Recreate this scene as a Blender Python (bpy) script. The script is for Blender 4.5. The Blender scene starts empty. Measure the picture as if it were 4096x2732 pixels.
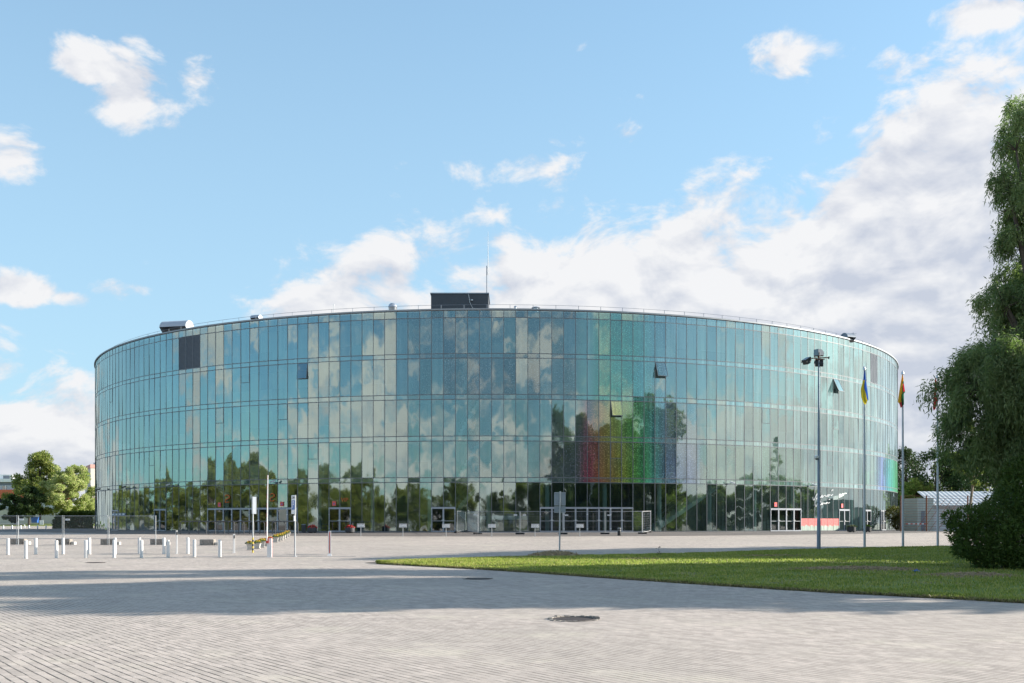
import bpy, math, random
import numpy as np
from mathutils import Vector, Matrix

sc = bpy.context.scene
COL = sc.collection
R_ = math.radians

# ------------------------------------------------------------------ camera
F, HZ, EYE = 4213.0, 2095.0, 1.65          # focal length and horizon of the 4096 px photograph, eye height
cam = bpy.data.cameras.new("camera")
cam.lens, cam.sensor_width = 36.0 * F / 4096, 36.0
cam.shift_y = (HZ - 1366.0) / 4096
cam.clip_start, cam.clip_end = 0.1, 8000
cam_ob = bpy.data.objects.new("camera", cam)
cam_ob.location = (0, 0, EYE)
cam_ob.rotation_euler = (R_(90), 0, 0)
COL.objects.link(cam_ob)
sc.camera = cam_ob

# ------------------------------------------------------------------ light
SUN_EL, SUN_AZ = 21.0, 78.0                 # azimuth from +Y towards +X
sdir = Vector((math.cos(R_(SUN_EL)) * math.sin(R_(SUN_AZ)), math.cos(R_(SUN_EL)) * math.cos(R_(SUN_AZ)), math.sin(R_(SUN_EL))))
sun = bpy.data.lights.new("sun", 'SUN')
sun.energy, sun.angle, sun.color = 4.6, R_(0.55), (1.0, 0.93, 0.82)
sun_ob = bpy.data.objects.new("sun", sun)
sun_ob.rotation_euler = sdir.to_track_quat('Z', 'Y').to_euler()
sun_ob.location = sdir * 300
COL.objects.link(sun_ob)

sc.view_settings.view_transform = 'Standard'
sc.view_settings.look = 'None'
sc.view_settings.exposure = 1.15
sc.view_settings.gamma = 1.0
sc.cycles.caustics_reflective = False
sc.cycles.caustics_refractive = False
sc.cycles.max_bounces = 10
sc.cycles.transparent_max_bounces = 16
sc.cycles.sample_clamp_indirect = 8.0


class NT:
    """small helper to write node trees"""
    def __init__(s, tree):
        s.t = tree

    def n(s, kind, **kw):
        nd = s.t.nodes.new(kind)
        for k, v in kw.items():
            if k.startswith('i_'):
                nd.inputs[k[2:].replace('_', ' ')].default_value = v
            else:
                setattr(nd, k, v)
        return nd

    def l(s, a, b):
        s.t.links.new(a, b)

    def put(s, sock, v):
        if v is None:
            return
        if hasattr(v, 'is_output') or isinstance(v, bpy.types.NodeSocket):
            s.l(v, sock)
        else:
            sock.default_value = v

    def math(s, op, a, b=None, c=None, clamp=False):
        nd = s.t.nodes.new('ShaderNodeMath')
        nd.operation = op
        nd.use_clamp = clamp
        s.put(nd.inputs[0], a)
        s.put(nd.inputs[1], b)
        s.put(nd.inputs[2], c)
        return nd.outputs[0]

    def vmath(s, op, a, b=None):
        nd = s.t.nodes.new('ShaderNodeVectorMath')
        nd.operation = op
        s.put(nd.inputs[0], a)
        if b is not None:
            s.put(nd.inputs[3 if op == 'SCALE' else 1], b)
        return nd.outputs[0]

    def mix(s, f, a, b, kind='RGBA', blend='MIX'):
        nd = s.t.nodes.new('ShaderNodeMix')
        nd.data_type = kind
        if kind == 'RGBA':
            nd.blend_type = blend
            ins = [nd.inputs[0], nd.inputs[6], nd.inputs[7]]
            out = nd.outputs[2]
        else:
            ins = [nd.inputs[0], nd.inputs[2], nd.inputs[3]]
            out = nd.outputs[0]
        for k, v in zip(ins, (f, a, b)):
            s.put(k, v)
        return out

    def ramp(s, f, lo, hi, a=0.0, b=1.0, smooth=True):
        nd = s.t.nodes.new('ShaderNodeMapRange')
        nd.interpolation_type = 'SMOOTHSTEP' if smooth else 'LINEAR'
        s.put(nd.inputs[0], f)
        s.put(nd.inputs[1], lo)
        s.put(nd.inputs[2], hi)
        s.put(nd.inputs[3], a)
        s.put(nd.inputs[4], b)
        return nd.outputs[0]

    def noise(s, vec, scale, detail=3, rough=.5, out='Fac', dist=0.0):
        nd = s.t.nodes.new('ShaderNodeTexNoise')
        if vec is not None:
            s.l(vec, nd.inputs['Vector'])
        nd.inputs['Scale'].default_value = scale
        nd.inputs['Detail'].default_value = detail
        nd.inputs['Roughness'].default_value = rough
        nd.inputs['Distortion'].default_value = dist
        return nd.outputs[out]

    def comb(s, x, y, z):
        nd = s.t.nodes.new('ShaderNodeCombineXYZ')
        for i, v in enumerate((x, y, z)):
            s.put(nd.inputs[i], v)
        return nd.outputs[0]

    def sep(s, v):
        nd = s.t.nodes.new('ShaderNodeSeparateXYZ')
        s.l(v, nd.inputs[0])
        return nd.outputs


# ------------------------------------------------------------------ sky with clouds
def az_el(dx, dy):
    """direction (degrees) of a point of the photograph, given at 2351 px width"""
    u, v = (dx - 1175.5) / 2418.0, (1202.5 - dy) / 2418.0
    return math.degrees(math.atan(u)), math.degrees(math.atan(v / math.hypot(1, u)))


def make_world():
    w = bpy.data.worlds.new("World")
    sc.world = w
    w.use_nodes = True
    nt = NT(w.node_tree)
    w.node_tree.nodes.clear()
    sky = nt.n('ShaderNodeTexSky', sky_type='NISHITA')
    sky.sun_disc = False
    sky.sun_elevation = R_(SUN_EL)
    sky.sun_rotation = R_(SUN_AZ)
    sky.altitude = 100
    sky.air_density, sky.dust_density, sky.ozone_density = 1.0, 0.6, 1.6
    tc = nt.n('ShaderNodeTexCoord')
    d = nt.vmath('NORMALIZE', tc.outputs['Generated'])
    x, y, z = nt.sep(d)
    az = nt.math('MULTIPLY', nt.math('ARCTAN2', x, y), 180 / math.pi)
    el = nt.math('MULTIPLY', nt.math('ARCSINE', z), 180 / math.pi)
    # cloud noise: elevation stretched so that clouds flatten towards the horizon
    p = nt.comb(nt.math('MULTIPLY', az, 0.10), nt.math('MULTIPLY', el, 0.17), 3.7)
    rot = nt.n('ShaderNodeMapping')
    nt.l(p, rot.inputs[0])
    rot.inputs['Rotation'].default_value = (0, 0, R_(-18))
    p = rot.outputs[0]
    n1 = nt.noise(p, 2.3, 12, .60, dist=.25)
    nlow = nt.noise(nt.vmath('ADD', p, (7.3, 1.2, 0)), .55, 3, .5)
    # upper edge of the cloud bank as a curve over the azimuth
    fc = nt.n('ShaderNodeFloatCurve')
    pts = [(-400, 800), (0, 812), (120, 815), (215, 830), (330, 1000), (440, 900), (520, 715), (620, 610), (730, 550), (860, 520), (1000, 515), (1150, 500),
           (1300, 470), (1450, 452), (1600, 445), (1750, 415), (1850, 340), (2000, 235), (2200, 150), (2351, 95), (2600, -20)]
    cv = fc.mapping.curves[0]
    conv = sorted(az_el(*q) for q in pts)
    conv = [(-180, 5), (-140, 3), (-100, 2), (-65, 3), (-45, 6)] + conv + [(45, 20), (60, 11), (95, 8), (135, 7), (180, 5)]
    AZ0, AZ1, EL1 = -180.0, 180.0, 45.0
    while len(cv.points) < len(conv):
        cv.points.new(0.5, 0.5)
    for pt, (a, e) in zip(cv.points, conv):
        pt.location = ((a - AZ0) / (AZ1 - AZ0), max(0, e) / EL1)
        pt.handle_type = 'VECTOR'
    fc.mapping.update()
    nt.l(nt.ramp(az, AZ0, AZ1, 0, 1, False), fc.inputs['Value'])
    top = nt.math('MULTIPLY', fc.outputs[0], EL1)
    below = nt.math('SUBTRACT', top, el)
    bank = nt.ramp(below, -4.0, 5.5, -.66, .95, False)
    cover = bank
    # single clouds: (x, y, half width, half height, strength) in the photograph
    blobs = [(225, 150, 110, 72, 1.1), (290, 225, 95, 95, 1.2), (335, 262, 70, 40, .9), (285, 95, 60, 30, .55), (20, 350, 95, 80, 1.0), (450, 185, 55, 60, .42), (1190, 390, 125, 55, .78),
             (1440, 312, 50, 32, .5), (1330, 100, 60, 60, .55), (1850, 125, 170, 75, .85), (2060, 155, 90, 55, .7),
             (2270, 30, 120, 55, .85), (1485, 205, 60, 40, .25), (1535, 470, 80, 35, .5), (1290, 325, 60, 22, .4), (40, 664, 110, 40, .85), (275, 672, 75, 34, .8), (165, 688, 70, 28, .75),
             (110, 770, 160, 30, .4)]
    for bx, by, hw, hh, st in blobs:
        a0, e0 = az_el(bx, by)
        a1, _ = az_el(bx + hw, by)
        _, e1 = az_el(bx, by - hh)
        da = nt.math('DIVIDE', nt.math('SUBTRACT', az, a0), a1 - a0)
        de = nt.math('DIVIDE', nt.math('SUBTRACT', el, e0), e1 - e0)
        r = nt.math('SQRT', nt.math('ADD', nt.math('MULTIPLY', da, da), nt.math('MULTIPLY', de, de)))
        g = nt.ramp(r, 0.0, 2.0, st * 1.15 - .42, -.62)
        cover = nt.math('MAXIMUM', cover, g)
    # a few loose clouds in the part of the sky behind the viewer, seen mirrored in the glass
    back = nt.ramp(y, -.1, .25, .06, -.62)
    loose = nt.math('ADD', nt.math('MULTIPLY', nt.math('SUBTRACT', nlow, .5), 2.6), back)
    cover = nt.math('MAXIMUM', cover, loose)
    dens = nt.math('ADD', cover, nt.math('MULTIPLY', nt.math('SUBTRACT', n1, .5), 2.9))
    alpha = nt.ramp(dens, 0.0, .50)
    # shading: lit where the cloud gets thinner towards the sun, grey in the deep lower parts
    m1 = nt.noise(p, 2.3, 5, .55, dist=.25)
    m2 = nt.noise(nt.vmath('ADD', p, (0.07, 0.15, 0.0)), 2.3, 5, .55, dist=.25)
    lit = nt.math('SUBTRACT', m1, m2)
    deep = nt.ramp(nt.math('ADD', nt.math('MULTIPLY', below, .055), nt.math('MULTIPLY', nt.math('SUBTRACT', nlow, .5), 1.5)), .05, .75)
    sh = nt.math('ADD', nt.math('MULTIPLY', deep, .70), nt.math('ADD', .12, nt.math('MULTIPLY', lit, -3.4)), clamp=True)
    ccol = nt.mix(sh, CLOUD_WHITE, CLOUD_GREY)
    # clouds opposite the low sun are lit full on
    bb = nt.ramp(y, .2, -.4, 1.0, 1.65)
    ccol = nt.mix(1.0, ccol, nt.comb(bb, bb, nt.math('MULTIPLY', bb, nt.ramp(y, .2, -.4, 1.0, .93))), blend='MULTIPLY')
    # clear sky
    scol = nt.mix(1.0, sky.outputs[0], SKY_TINT, blend='MULTIPLY')
    # the sky away from the sun is a deeper blue
    deepb = nt.ramp(nt.math('SUBTRACT', x, nt.math('MULTIPLY', y, -.6)), .1, -.7)
    scol = nt.mix(deepb, scol, nt.mix(1.0, scol, (.60, .73, .80, 1), blend='MULTIPLY'))
    hz = nt.ramp(el, -2, 40, .80, .30)
    fd = nt.n('ShaderNodeVectorMath', operation='DOT_PRODUCT')
    nt.l(d, fd.inputs[0])
    fd.inputs[1].default_value = (.35, .93, 0)
    hz = nt.math('MULTIPLY', hz, nt.ramp(fd.outputs['Value'], -.6, .7, .26, 1.0))
    scol = nt.mix(hz, scol, SKY_LOW)
    col = nt.mix(nt.math('MULTIPLY', alpha, .97), scol, ccol)
    # bright air round the sun
    sd = nt.n('ShaderNodeVectorMath', operation='DOT_PRODUCT')
    nt.l(d, sd.inputs[0])
    sd.inputs[1].default_value = tuple(sdir)
    glow = nt.math('MULTIPLY', nt.math('POWER', nt.math('MAXIMUM', sd.outputs['Value'], 0.0), 7.0), 1.15)
    col = nt.mix(1.0, col, nt.mix(1.0, (1.0, .95, .86, 1), nt.comb(glow, glow, glow), blend='MULTIPLY'), blend='ADD')
    bg = nt.n('ShaderNodeBackground')
    nt.l(col, bg.inputs[0])
    bg.inputs[1].default_value = SKY_STRENGTH
    out = nt.n('ShaderNodeOutputWorld')
    nt.l(bg.outputs[0], out.inputs[0])


SKY_STRENGTH = 0.12
CLOUD_WHITE = (3.45, 3.45, 3.5, 1)
CLOUD_GREY = (2.2, 2.36, 2.75, 1)
SKY_TINT = (.64, .9, .97, 1)
SKY_LOW = (1.95, 2.75, 3.35, 1)
make_world()


# ------------------------------------------------------------------ ground shape
GK = np.array([(-400, 0), (20, 0), (32, .03), (46.4, .11), (50.3, .16), (60, .31), (70, .47), (80, .635), (90, .80), (96, .89), (4000, .89)], float)


def gz(y):
    return float(np.interp(y, GK[:, 0], GK[:, 1]))


def sm(t):
    t = min(1, max(0, t))
    return t * t * (3 - 2 * t)


def gxy(x, y):
    return gz(y) - .46 * sm((-50 - x) / 18) * sm((y - 105) / 70)


def at(px, py):
    """ground point seen at a pixel of the photograph"""
    lo, hi = 5.0, 400.0
    for _ in range(60):
        m = .5 * (lo + hi)
        if HZ + F * (EYE - gxy((px - 2048) / F * m, m)) / m > py:
            lo = m
        else:
            hi = m
    return Vector(((px - 2048) / F * m, m, gxy((px - 2048) / F * m, m)))


def up(py, D):
    """height (world z) of a pixel row at distance D"""
    return EYE + (HZ - py) * D / F


def xat(px, D):
    return (px - 2048) / F * D


# ------------------------------------------------------------------ mesh helpers
class MB:
    def __init__(s):
        s.v, s.f, s.m, s.uv = [], [], [], None

    def face(s, pts, m=0):
        i = len(s.v)
        s.v += [tuple(p) for p in pts]
        s.f.append(tuple(range(i, i + len(pts))))
        s.m.append(m)
        return s

    def mesh(s, vs, fs, m=0):
        i = len(s.v)
        s.v += [tuple(p) for p in vs]
        for q in fs:
            s.f.append(tuple(i + k for k in q))
            s.m.append(m)
        return s

    def box(s, c, size, rz=0.0, m=0, bev=0.0, mat=None):
        """box centred on c; bev cuts the vertical and top edges"""
        x, y, z = [q / 2 for q in size]
        if bev > 0:
            b = min(bev, x * .9, y * .9, z * .9)
            ring = [(-x + b, -y), (x - b, -y), (x, -y + b), (x, y - b), (x - b, y), (-x + b, y), (-x, y - b), (-x, -y + b)]
            ins = [(-x + b, -y + b), (x - b, -y + b), (x - b, -y + b), (x - b, y - b), (x - b, y - b), (-x + b, y - b), (-x + b, y - b), (-x + b, -y + b)]
            vs = [(px, py, -z) for px, py in ring] + [(px, py, z - b) for px, py in ring] + [(px, py, z) for px, py in ins]
            fs = [tuple(range(7, -1, -1))]
            for k in range(8):
                a = (k + 1) % 8
                fs.append((k, a, 8 + a, 8 + k))
                if ins[k] == ins[a]:
                    fs.append((8 + k, 8 + a, 16 + k))
                else:
                    fs.append((8 + k, 8 + a, 16 + a, 16 + k))
            fs.append((16, 17, 19, 21))
        else:
            vs = [(-x, -y, -z), (x, -y, -z), (x, y, -z), (-x, y, -z), (-x, -y, z), (x, -y, z), (x, y, z), (-x, y, z)]
            fs = [(3, 2, 1, 0), (4, 5, 6, 7), (0, 1, 5, 4), (1, 2, 6, 5), (2, 3, 7, 6), (3, 0, 4, 7)]
        if mat is None:
            mat = Matrix.Translation(c) @ Matrix.Rotation(rz, 4, 'Z')
        else:
            mat = Matrix.Translation(c) @ mat
        return s.mesh([mat @ Vector(p) for p in vs], fs, m)

    def hexa(s, b, t, m=0):
        """solid between two quads (both counter-clockwise seen from above)"""
        vs = list(b) + list(t)
        return s.mesh(vs, [(3, 2, 1, 0), (4, 5, 6, 7), (0, 1, 5, 4), (1, 2, 6, 5), (2, 3, 7, 6), (3, 0, 4, 7)], m)

    def tube(s, pts, rad, n=8, m=0, caps=True):
        pts = [Vector(p) for p in pts]
        if not hasattr(rad, '__len__'):
            rad = [rad] * len(pts)
        rings = []
        prev = None
        for i, p in enumerate(pts):
            if i == 0:
                d = pts[1] - pts[0]
            elif i == len(pts) - 1:
                d = pts[-1] - pts[-2]
            else:
                d = (pts[i + 1] - p).normalized() + (p - pts[i - 1]).normalized()
            if d.length < 1e-9:
                d = Vector((0, 0, 1))
            d.normalize()
            if prev is None:
                a = Vector((0, 0, 1)) if abs(d.z) < .9 else Vector((1, 0, 0))
                u = d.cross(a).normalized()
            else:
                u = (prev - d * prev.dot(d))
                u = u.normalized() if u.length > 1e-6 else d.orthogonal().normalized()
            prev = u
            w = d.cross(u)
            rings.append([p + (u * math.cos(2 * math.pi * k / n) + w * math.sin(2 * math.pi * k / n)) * rad[i] for k in range(n)])
        vs = [q for r in rings for q in r]
        fs = []
        for i in range(len(rings) - 1):
            for k in range(n):
                a = (k + 1) % n
                fs.append((i * n + k, i * n + a, (i + 1) * n + a, (i + 1) * n + k))
        if caps:
            fs.append(tuple(range(n - 1, -1, -1)))
            fs.append(tuple((len(rings) - 1) * n + k for k in range(n)))
        return s.mesh(vs, fs, m)

    def lathe(s, c, prof, n=16, m=0):
        vs, fs = [], []
        for r, z in prof:
            for k in range(n):
                a = 2 * math.pi * k / n
                vs.append((c[0] + r * math.cos(a), c[1] + r * math.sin(a), c[2] + z))
        for i in range(len(prof) - 1):
            for k in range(n):
                a = (k + 1) % n
                fs.append((i * n + k, i * n + a, (i + 1) * n + a, (i + 1) * n + k))
        fs.append(tuple(range(n - 1, -1, -1)))
        fs.append(tuple((len(prof) - 1) * n + k for k in range(n)))
        return s.mesh(vs, fs, m)

    def build(s, name, mats, parent=None, smooth=False, origin=None):
        me = bpy.data.meshes.new(name)
        v = s.v
        if origin is not None:
            o = Vector(origin)
            v = [tuple(Vector(q) - o) for q in v]
        me.from_pydata(v, [], s.f)
        if not isinstance(mats, (list, tuple)):
            mats = [mats]
        for q in mats:
            me.materials.append(q)
        if len(mats) > 1:
            me.polygons.foreach_set('material_index', s.m)
        if smooth:
            me.polygons.foreach_set('use_smooth', [True] * len(s.f))
            try:
                me.set_sharp_from_angle(angle=R_(40))
            except Exception:
                pass
        if s.uv is not None:
            ul = me.uv_layers.new(name='UVMap')
            ul.data.foreach_set('uv', [c for q in s.uv for c in q])
        me.update()
        ob = bpy.data.objects.new(name, me)
        COL.objects.link(ob)
        if origin is not None:
            ob.location = origin
        if parent is not None:
            ob.parent = parent
        return ob


def tag(o, label=None, cat=None, group=None, kind=None):
    if label:
        o['label'] = label
    if cat:
        o['category'] = cat
    if group:
        o['group'] = group
    if kind:
        o['kind'] = kind
    return o


def thing(name, label, cat, loc=(0, 0, 0), rz=0.0, group=None):
    o = bpy.data.objects.new(name, None)
    o.empty_display_size = .2
    COL.objects.link(o)
    o.location = loc
    o.rotation_euler = (0, 0, rz)
    return tag(o, label, cat, group)


def dup(root, loc, rz=None, label=None, scale=None, group=None):
    kids = {}
    for o in bpy.data.objects:
        if o.parent is not None:
            kids.setdefault(o.parent.name, []).append(o)

    def rec(o, par):
        c = o.copy()
        COL.objects.link(c)
        if par is not None:
            c.parent = par
        for q in kids.get(o.name, []):
            rec(q, c)
        return c
    r = rec(root, None)
    r.location = loc
    if rz is not None:
        r.rotation_euler = (0, 0, rz)
    if scale is not None:
        r.scale = scale if hasattr(scale, '__len__') else (scale,) * 3
    if label:
        r['label'] = label
    if group:
        r['group'] = group
    return r


def text(name, body, size, material, parent, mat, extrude=.002, align='CENTER', sx=1.0):
    cu = bpy.data.curves.new(name, 'FONT')
    cu.body = body
    cu.size = size
    cu.extrude = extrude
    cu.align_x = align
    cu.align_y = 'CENTER'
    cu.resolution_u = 3
    cu.materials.append(material)
    tmp = bpy.data.objects.new(name + '_curve', cu)
    COL.objects.link(tmp)
    me = bpy.data.meshes.new_from_object(tmp.evaluated_get(bpy.context.evaluated_depsgraph_get()))
    bpy.data.objects.remove(tmp)
    bpy.data.curves.remove(cu)
    me.name = name
    if not me.materials:
        me.materials.append(material)
    ob = bpy.data.objects.new(name, me)
    COL.objects.link(ob)
    if parent is not None:
        ob.parent = parent
    ob.matrix_local = mat @ Matrix.Diagonal((sx, 1, 1, 1))
    return ob


def face_mat(origin, normal):
    """matrix whose local XY plane is vertical and faces along normal"""
    n = Vector(normal).normalized()
    z = Vector((0, 0, 1))
    x = z.cross(n).normalized()
    y = n.cross(x)
    m = Matrix((x, y, n)).transposed().to_4x4()
    m.translation = Vector(origin)
    return m


# ------------------------------------------------------------------ materials
def pmat(name, col, rough=.6, metal=0.0, var=.12, scale=3.0, bump=0.0, bscale=40.0, coat=0.0, spec=.5, dirt=None, dscale=1.2):
    m = bpy.data.materials.new(name)
    m.use_nodes = True
    nt = NT(m.node_tree)
    b = m.node_tree.nodes['Principled BSDF']
    tc = nt.n('ShaderNodeTexCoord')
    v = tc.outputs['Object']
    nz = nt.noise(v, scale, 5, .6)
    k = nt.ramp(nz, .25, .75, 1 - var, 1 + var, False)
    c = nt.mix(1.0, (*col, 1), nt.comb(k, k, k), blend='MULTIPLY')
    if dirt is not None:
        dn = nt.ramp(nt.noise(v, dscale, 6, .65), .48, .72)
        c = nt.mix(dn, c, (*dirt, 1))
    nt.l(c, b.inputs['Base Color'])
    b.inputs['Roughness'].default_value = rough
    b.inputs['Metallic'].default_value = metal
    b.inputs['Specular IOR Level'].default_value = spec
    b.inputs['Coat Weight'].default_value = coat
    if bump:
        bn = nt.n('ShaderNodeBump')
        bn.inputs['Strength'].default_value = bump
        bn.inputs['Distance'].default_value = .01
        nt.l(nt.noise(v, bscale, 4, .6), bn.inputs['Height'])
        nt.l(bn.outputs[0], b.inputs['Normal'])
    return m


M = {}
M['white_paint'] = pmat('white_paint', (.70, .69, .68), .45, var=.07, dirt=(.5, .47, .43), dscale=3)
M['white_metal'] = pmat('white_metal', (.74, .74, .74), .35, var=.05)
M['red_paint'] = pmat('red_paint', (.55, .07, .05), .45, var=.1)
M['galv'] = pmat('galvanised_steel', (.42, .44, .46), .45, .7, var=.15, scale=6)
M['galv_dark'] = pmat('grey_steel', (.20, .23, .27), .5, .3, var=.12)
M['pole_grey'] = pmat('pole_grey', (.20, .25, .33), .55, .15, var=.12, scale=2)
M['pole_white'] = pmat('pole_white', (.46, .50, .55), .4, .1, var=.08)
M['black'] = pmat('black_plastic', (.025, .027, .03), .5, var=.2)
M['charcoal'] = pmat('charcoal_plastic', (.035, .038, .045), .55, var=.2)
M['rubber'] = pmat('black_rubber', (.02, .02, .022), .85, var=.2)
M['concrete'] = pmat('concrete', (.30, .27, .24), .9, var=.25, scale=5, bump=.5, bscale=30, dirt=(.10, .09, .085), dscale=4)
M['concrete_pale'] = pmat('pale_concrete', (.50, .48, .45), .9, var=.15, scale=6, bump=.3, dirt=(.32, .3, .27), dscale=3)
M['iron'] = pmat('cast_iron', (.055, .040, .034), .7, .3, var=.4, scale=6)
M['rust'] = pmat('rusty_steel', (.20, .085, .05), .8, var=.35, scale=8)
M['alu'] = pmat('window_aluminium', (.13, .14, .155), .42, 0.0, var=.1, scale=.5)
M['alu_door'] = pmat('door_aluminium', (.36, .38, .42), .42, .35, var=.06, scale=.7)
M['coping'] = pmat('coping_metal', (.27, .29, .31), .5, .3, var=.1, scale=.3)
M['dark_wall'] = pmat('dark_cladding', (.045, .055, .068), .6, var=.15, scale=.6)
M['zinc'] = pmat('zinc_sheet', (.55, .57, .60), .3, .75, var=.1, scale=1.5)
M['hood_white'] = pmat('hood_sheet', (.42, .45, .50), .4, .2, var=.08, scale=.8)
M['dark_void'] = pmat('dark_void', (.012, .013, .015), .9)
M['slab'] = pmat('slab_concrete', (.34, .37, .38), .85, var=.1, scale=.3)
M['stair'] = pmat('stair_concrete', (.82, .84, .82), .8, var=.08, scale=.5)
M['column'] = pmat('column_plaster', (.60, .66, .64), .8, var=.06, scale=.4)
M['sign_blue'] = pmat('sign_blue', (.03, .12, .42), .4, var=.06)
M['sign_white'] = pmat('sign_white', (.78, .79, .80), .4, var=.04)
M['sign_back'] = pmat('sign_back', (.27, .30, .34), .55, .3, var=.12, scale=4)
M['ink'] = pmat('black_ink', (.02, .02, .025), .6)
M['orange_ink'] = pmat('orange_lettering', (.62, .16, .03), .6)
M['sticker_red'] = pmat('sticker_red', (.78, .13, .10), .5)
M['sticker_blue'] = pmat('sticker_blue', (.05, .12, .55), .5)
M['lettering_white'] = pmat('lettering_white', (.88, .88, .88), .5)
M['yellow_paint'] = pmat('yellow_paint', (.62, .45, .04), .5)
M['red_petals'] = pmat('red_petals', (.46, .012, .018), .7, var=.4, scale=12)
M['yellow_petals'] = pmat('yellow_petals', (.72, .47, .01), .7, var=.35, scale=12)
M['orange_petals'] = pmat('orange_petals', (.40, .11, .02), .7, var=.5, scale=10)
M['plant_green'] = pmat('plant_green', (.055, .11, .02), .7, var=.5, scale=10)
M['dead_plant'] = pmat('dead_stalks', (.05, .035, .03), .9, var=.4, scale=10)
M['hay'] = pmat('dry_cut_grass', (.30, .225, .13), .95, var=.55, scale=14)
M['wood_stain'] = pmat('plaster_beige', (.56, .52, .44), .9, var=.06, scale=.1)


def leaf_material(name, a, b, trans=.35, rough=.55, glow=(.5, .6, .12)):
    m = bpy.data.materials.new(name)
    m.use_nodes = True
    t = m.node_tree
    t.nodes.clear()
    nt = NT(t)
    at_ = nt.n('ShaderNodeAttribute', attribute_name='shade')
    c = nt.mix(at_.outputs['Fac'], (*a, 1), (*b, 1))
    pb = nt.n('ShaderNodeBsdfPrincipled')
    pb.inputs['Roughness'].default_value = rough
    pb.inputs['Specular IOR Level'].default_value = .35
    nt.l(c, pb.inputs['Base Color'])
    tr = nt.n('ShaderNodeBsdfTranslucent')
    nt.l(nt.mix(.5, c, (glow[0] * b[1], glow[1] * b[1] * 1.6, glow[2] * b[1], 1)), tr.inputs[0])
    mx = nt.n('ShaderNodeMixShader')
    mx.inputs[0].default_value = trans
    nt.l(pb.outputs[0], mx.inputs[1])
    nt.l(tr.outputs[0], mx.inputs[2])
    o = nt.n('ShaderNodeOutputMaterial')
    nt.l(mx.outputs[0], o.inputs[0])
    return m


M['leaf_willow'] = leaf_material('willow_leaves', (.085, .125, .06), (.30, .35, .15), trans=.5)
M['leaf_bush'] = leaf_material('bush_leaves', (.032, .07, .018), (.14, .20, .045), trans=.45)
M['leaf_broad'] = leaf_material('broad_leaves', (.09, .12, .028), (.40, .40, .11), trans=.45)
M['leaf_light'] = leaf_material('light_leaves', (.22, .24, .07), (.66, .63, .32), trans=.45)
M['leaf_dark'] = leaf_material('dark_leaves', (.022, .046, .016), (.055, .09, .025))
M['leaf_hedge'] = leaf_material('hedge_leaves', (.035, .065, .008), (.13, .155, .015))
M['leaf_autumn'] = leaf_material('autumn_leaves', (.09, .075, .02), (.22, .18, .035))
M['grass_blade'] = leaf_material('grass_blades', (.17, .195, .03), (.58, .49, .16), trans=.5, rough=.5)
M['bark'] = pmat('bark', (.075, .058, .045), .95, var=.4, scale=6, bump=.6, bscale=14)
M['bark_pale'] = pmat('pale_bark', (.22, .18, .13), .95, var=.35, scale=5, bump=.4, bscale=14)


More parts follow.
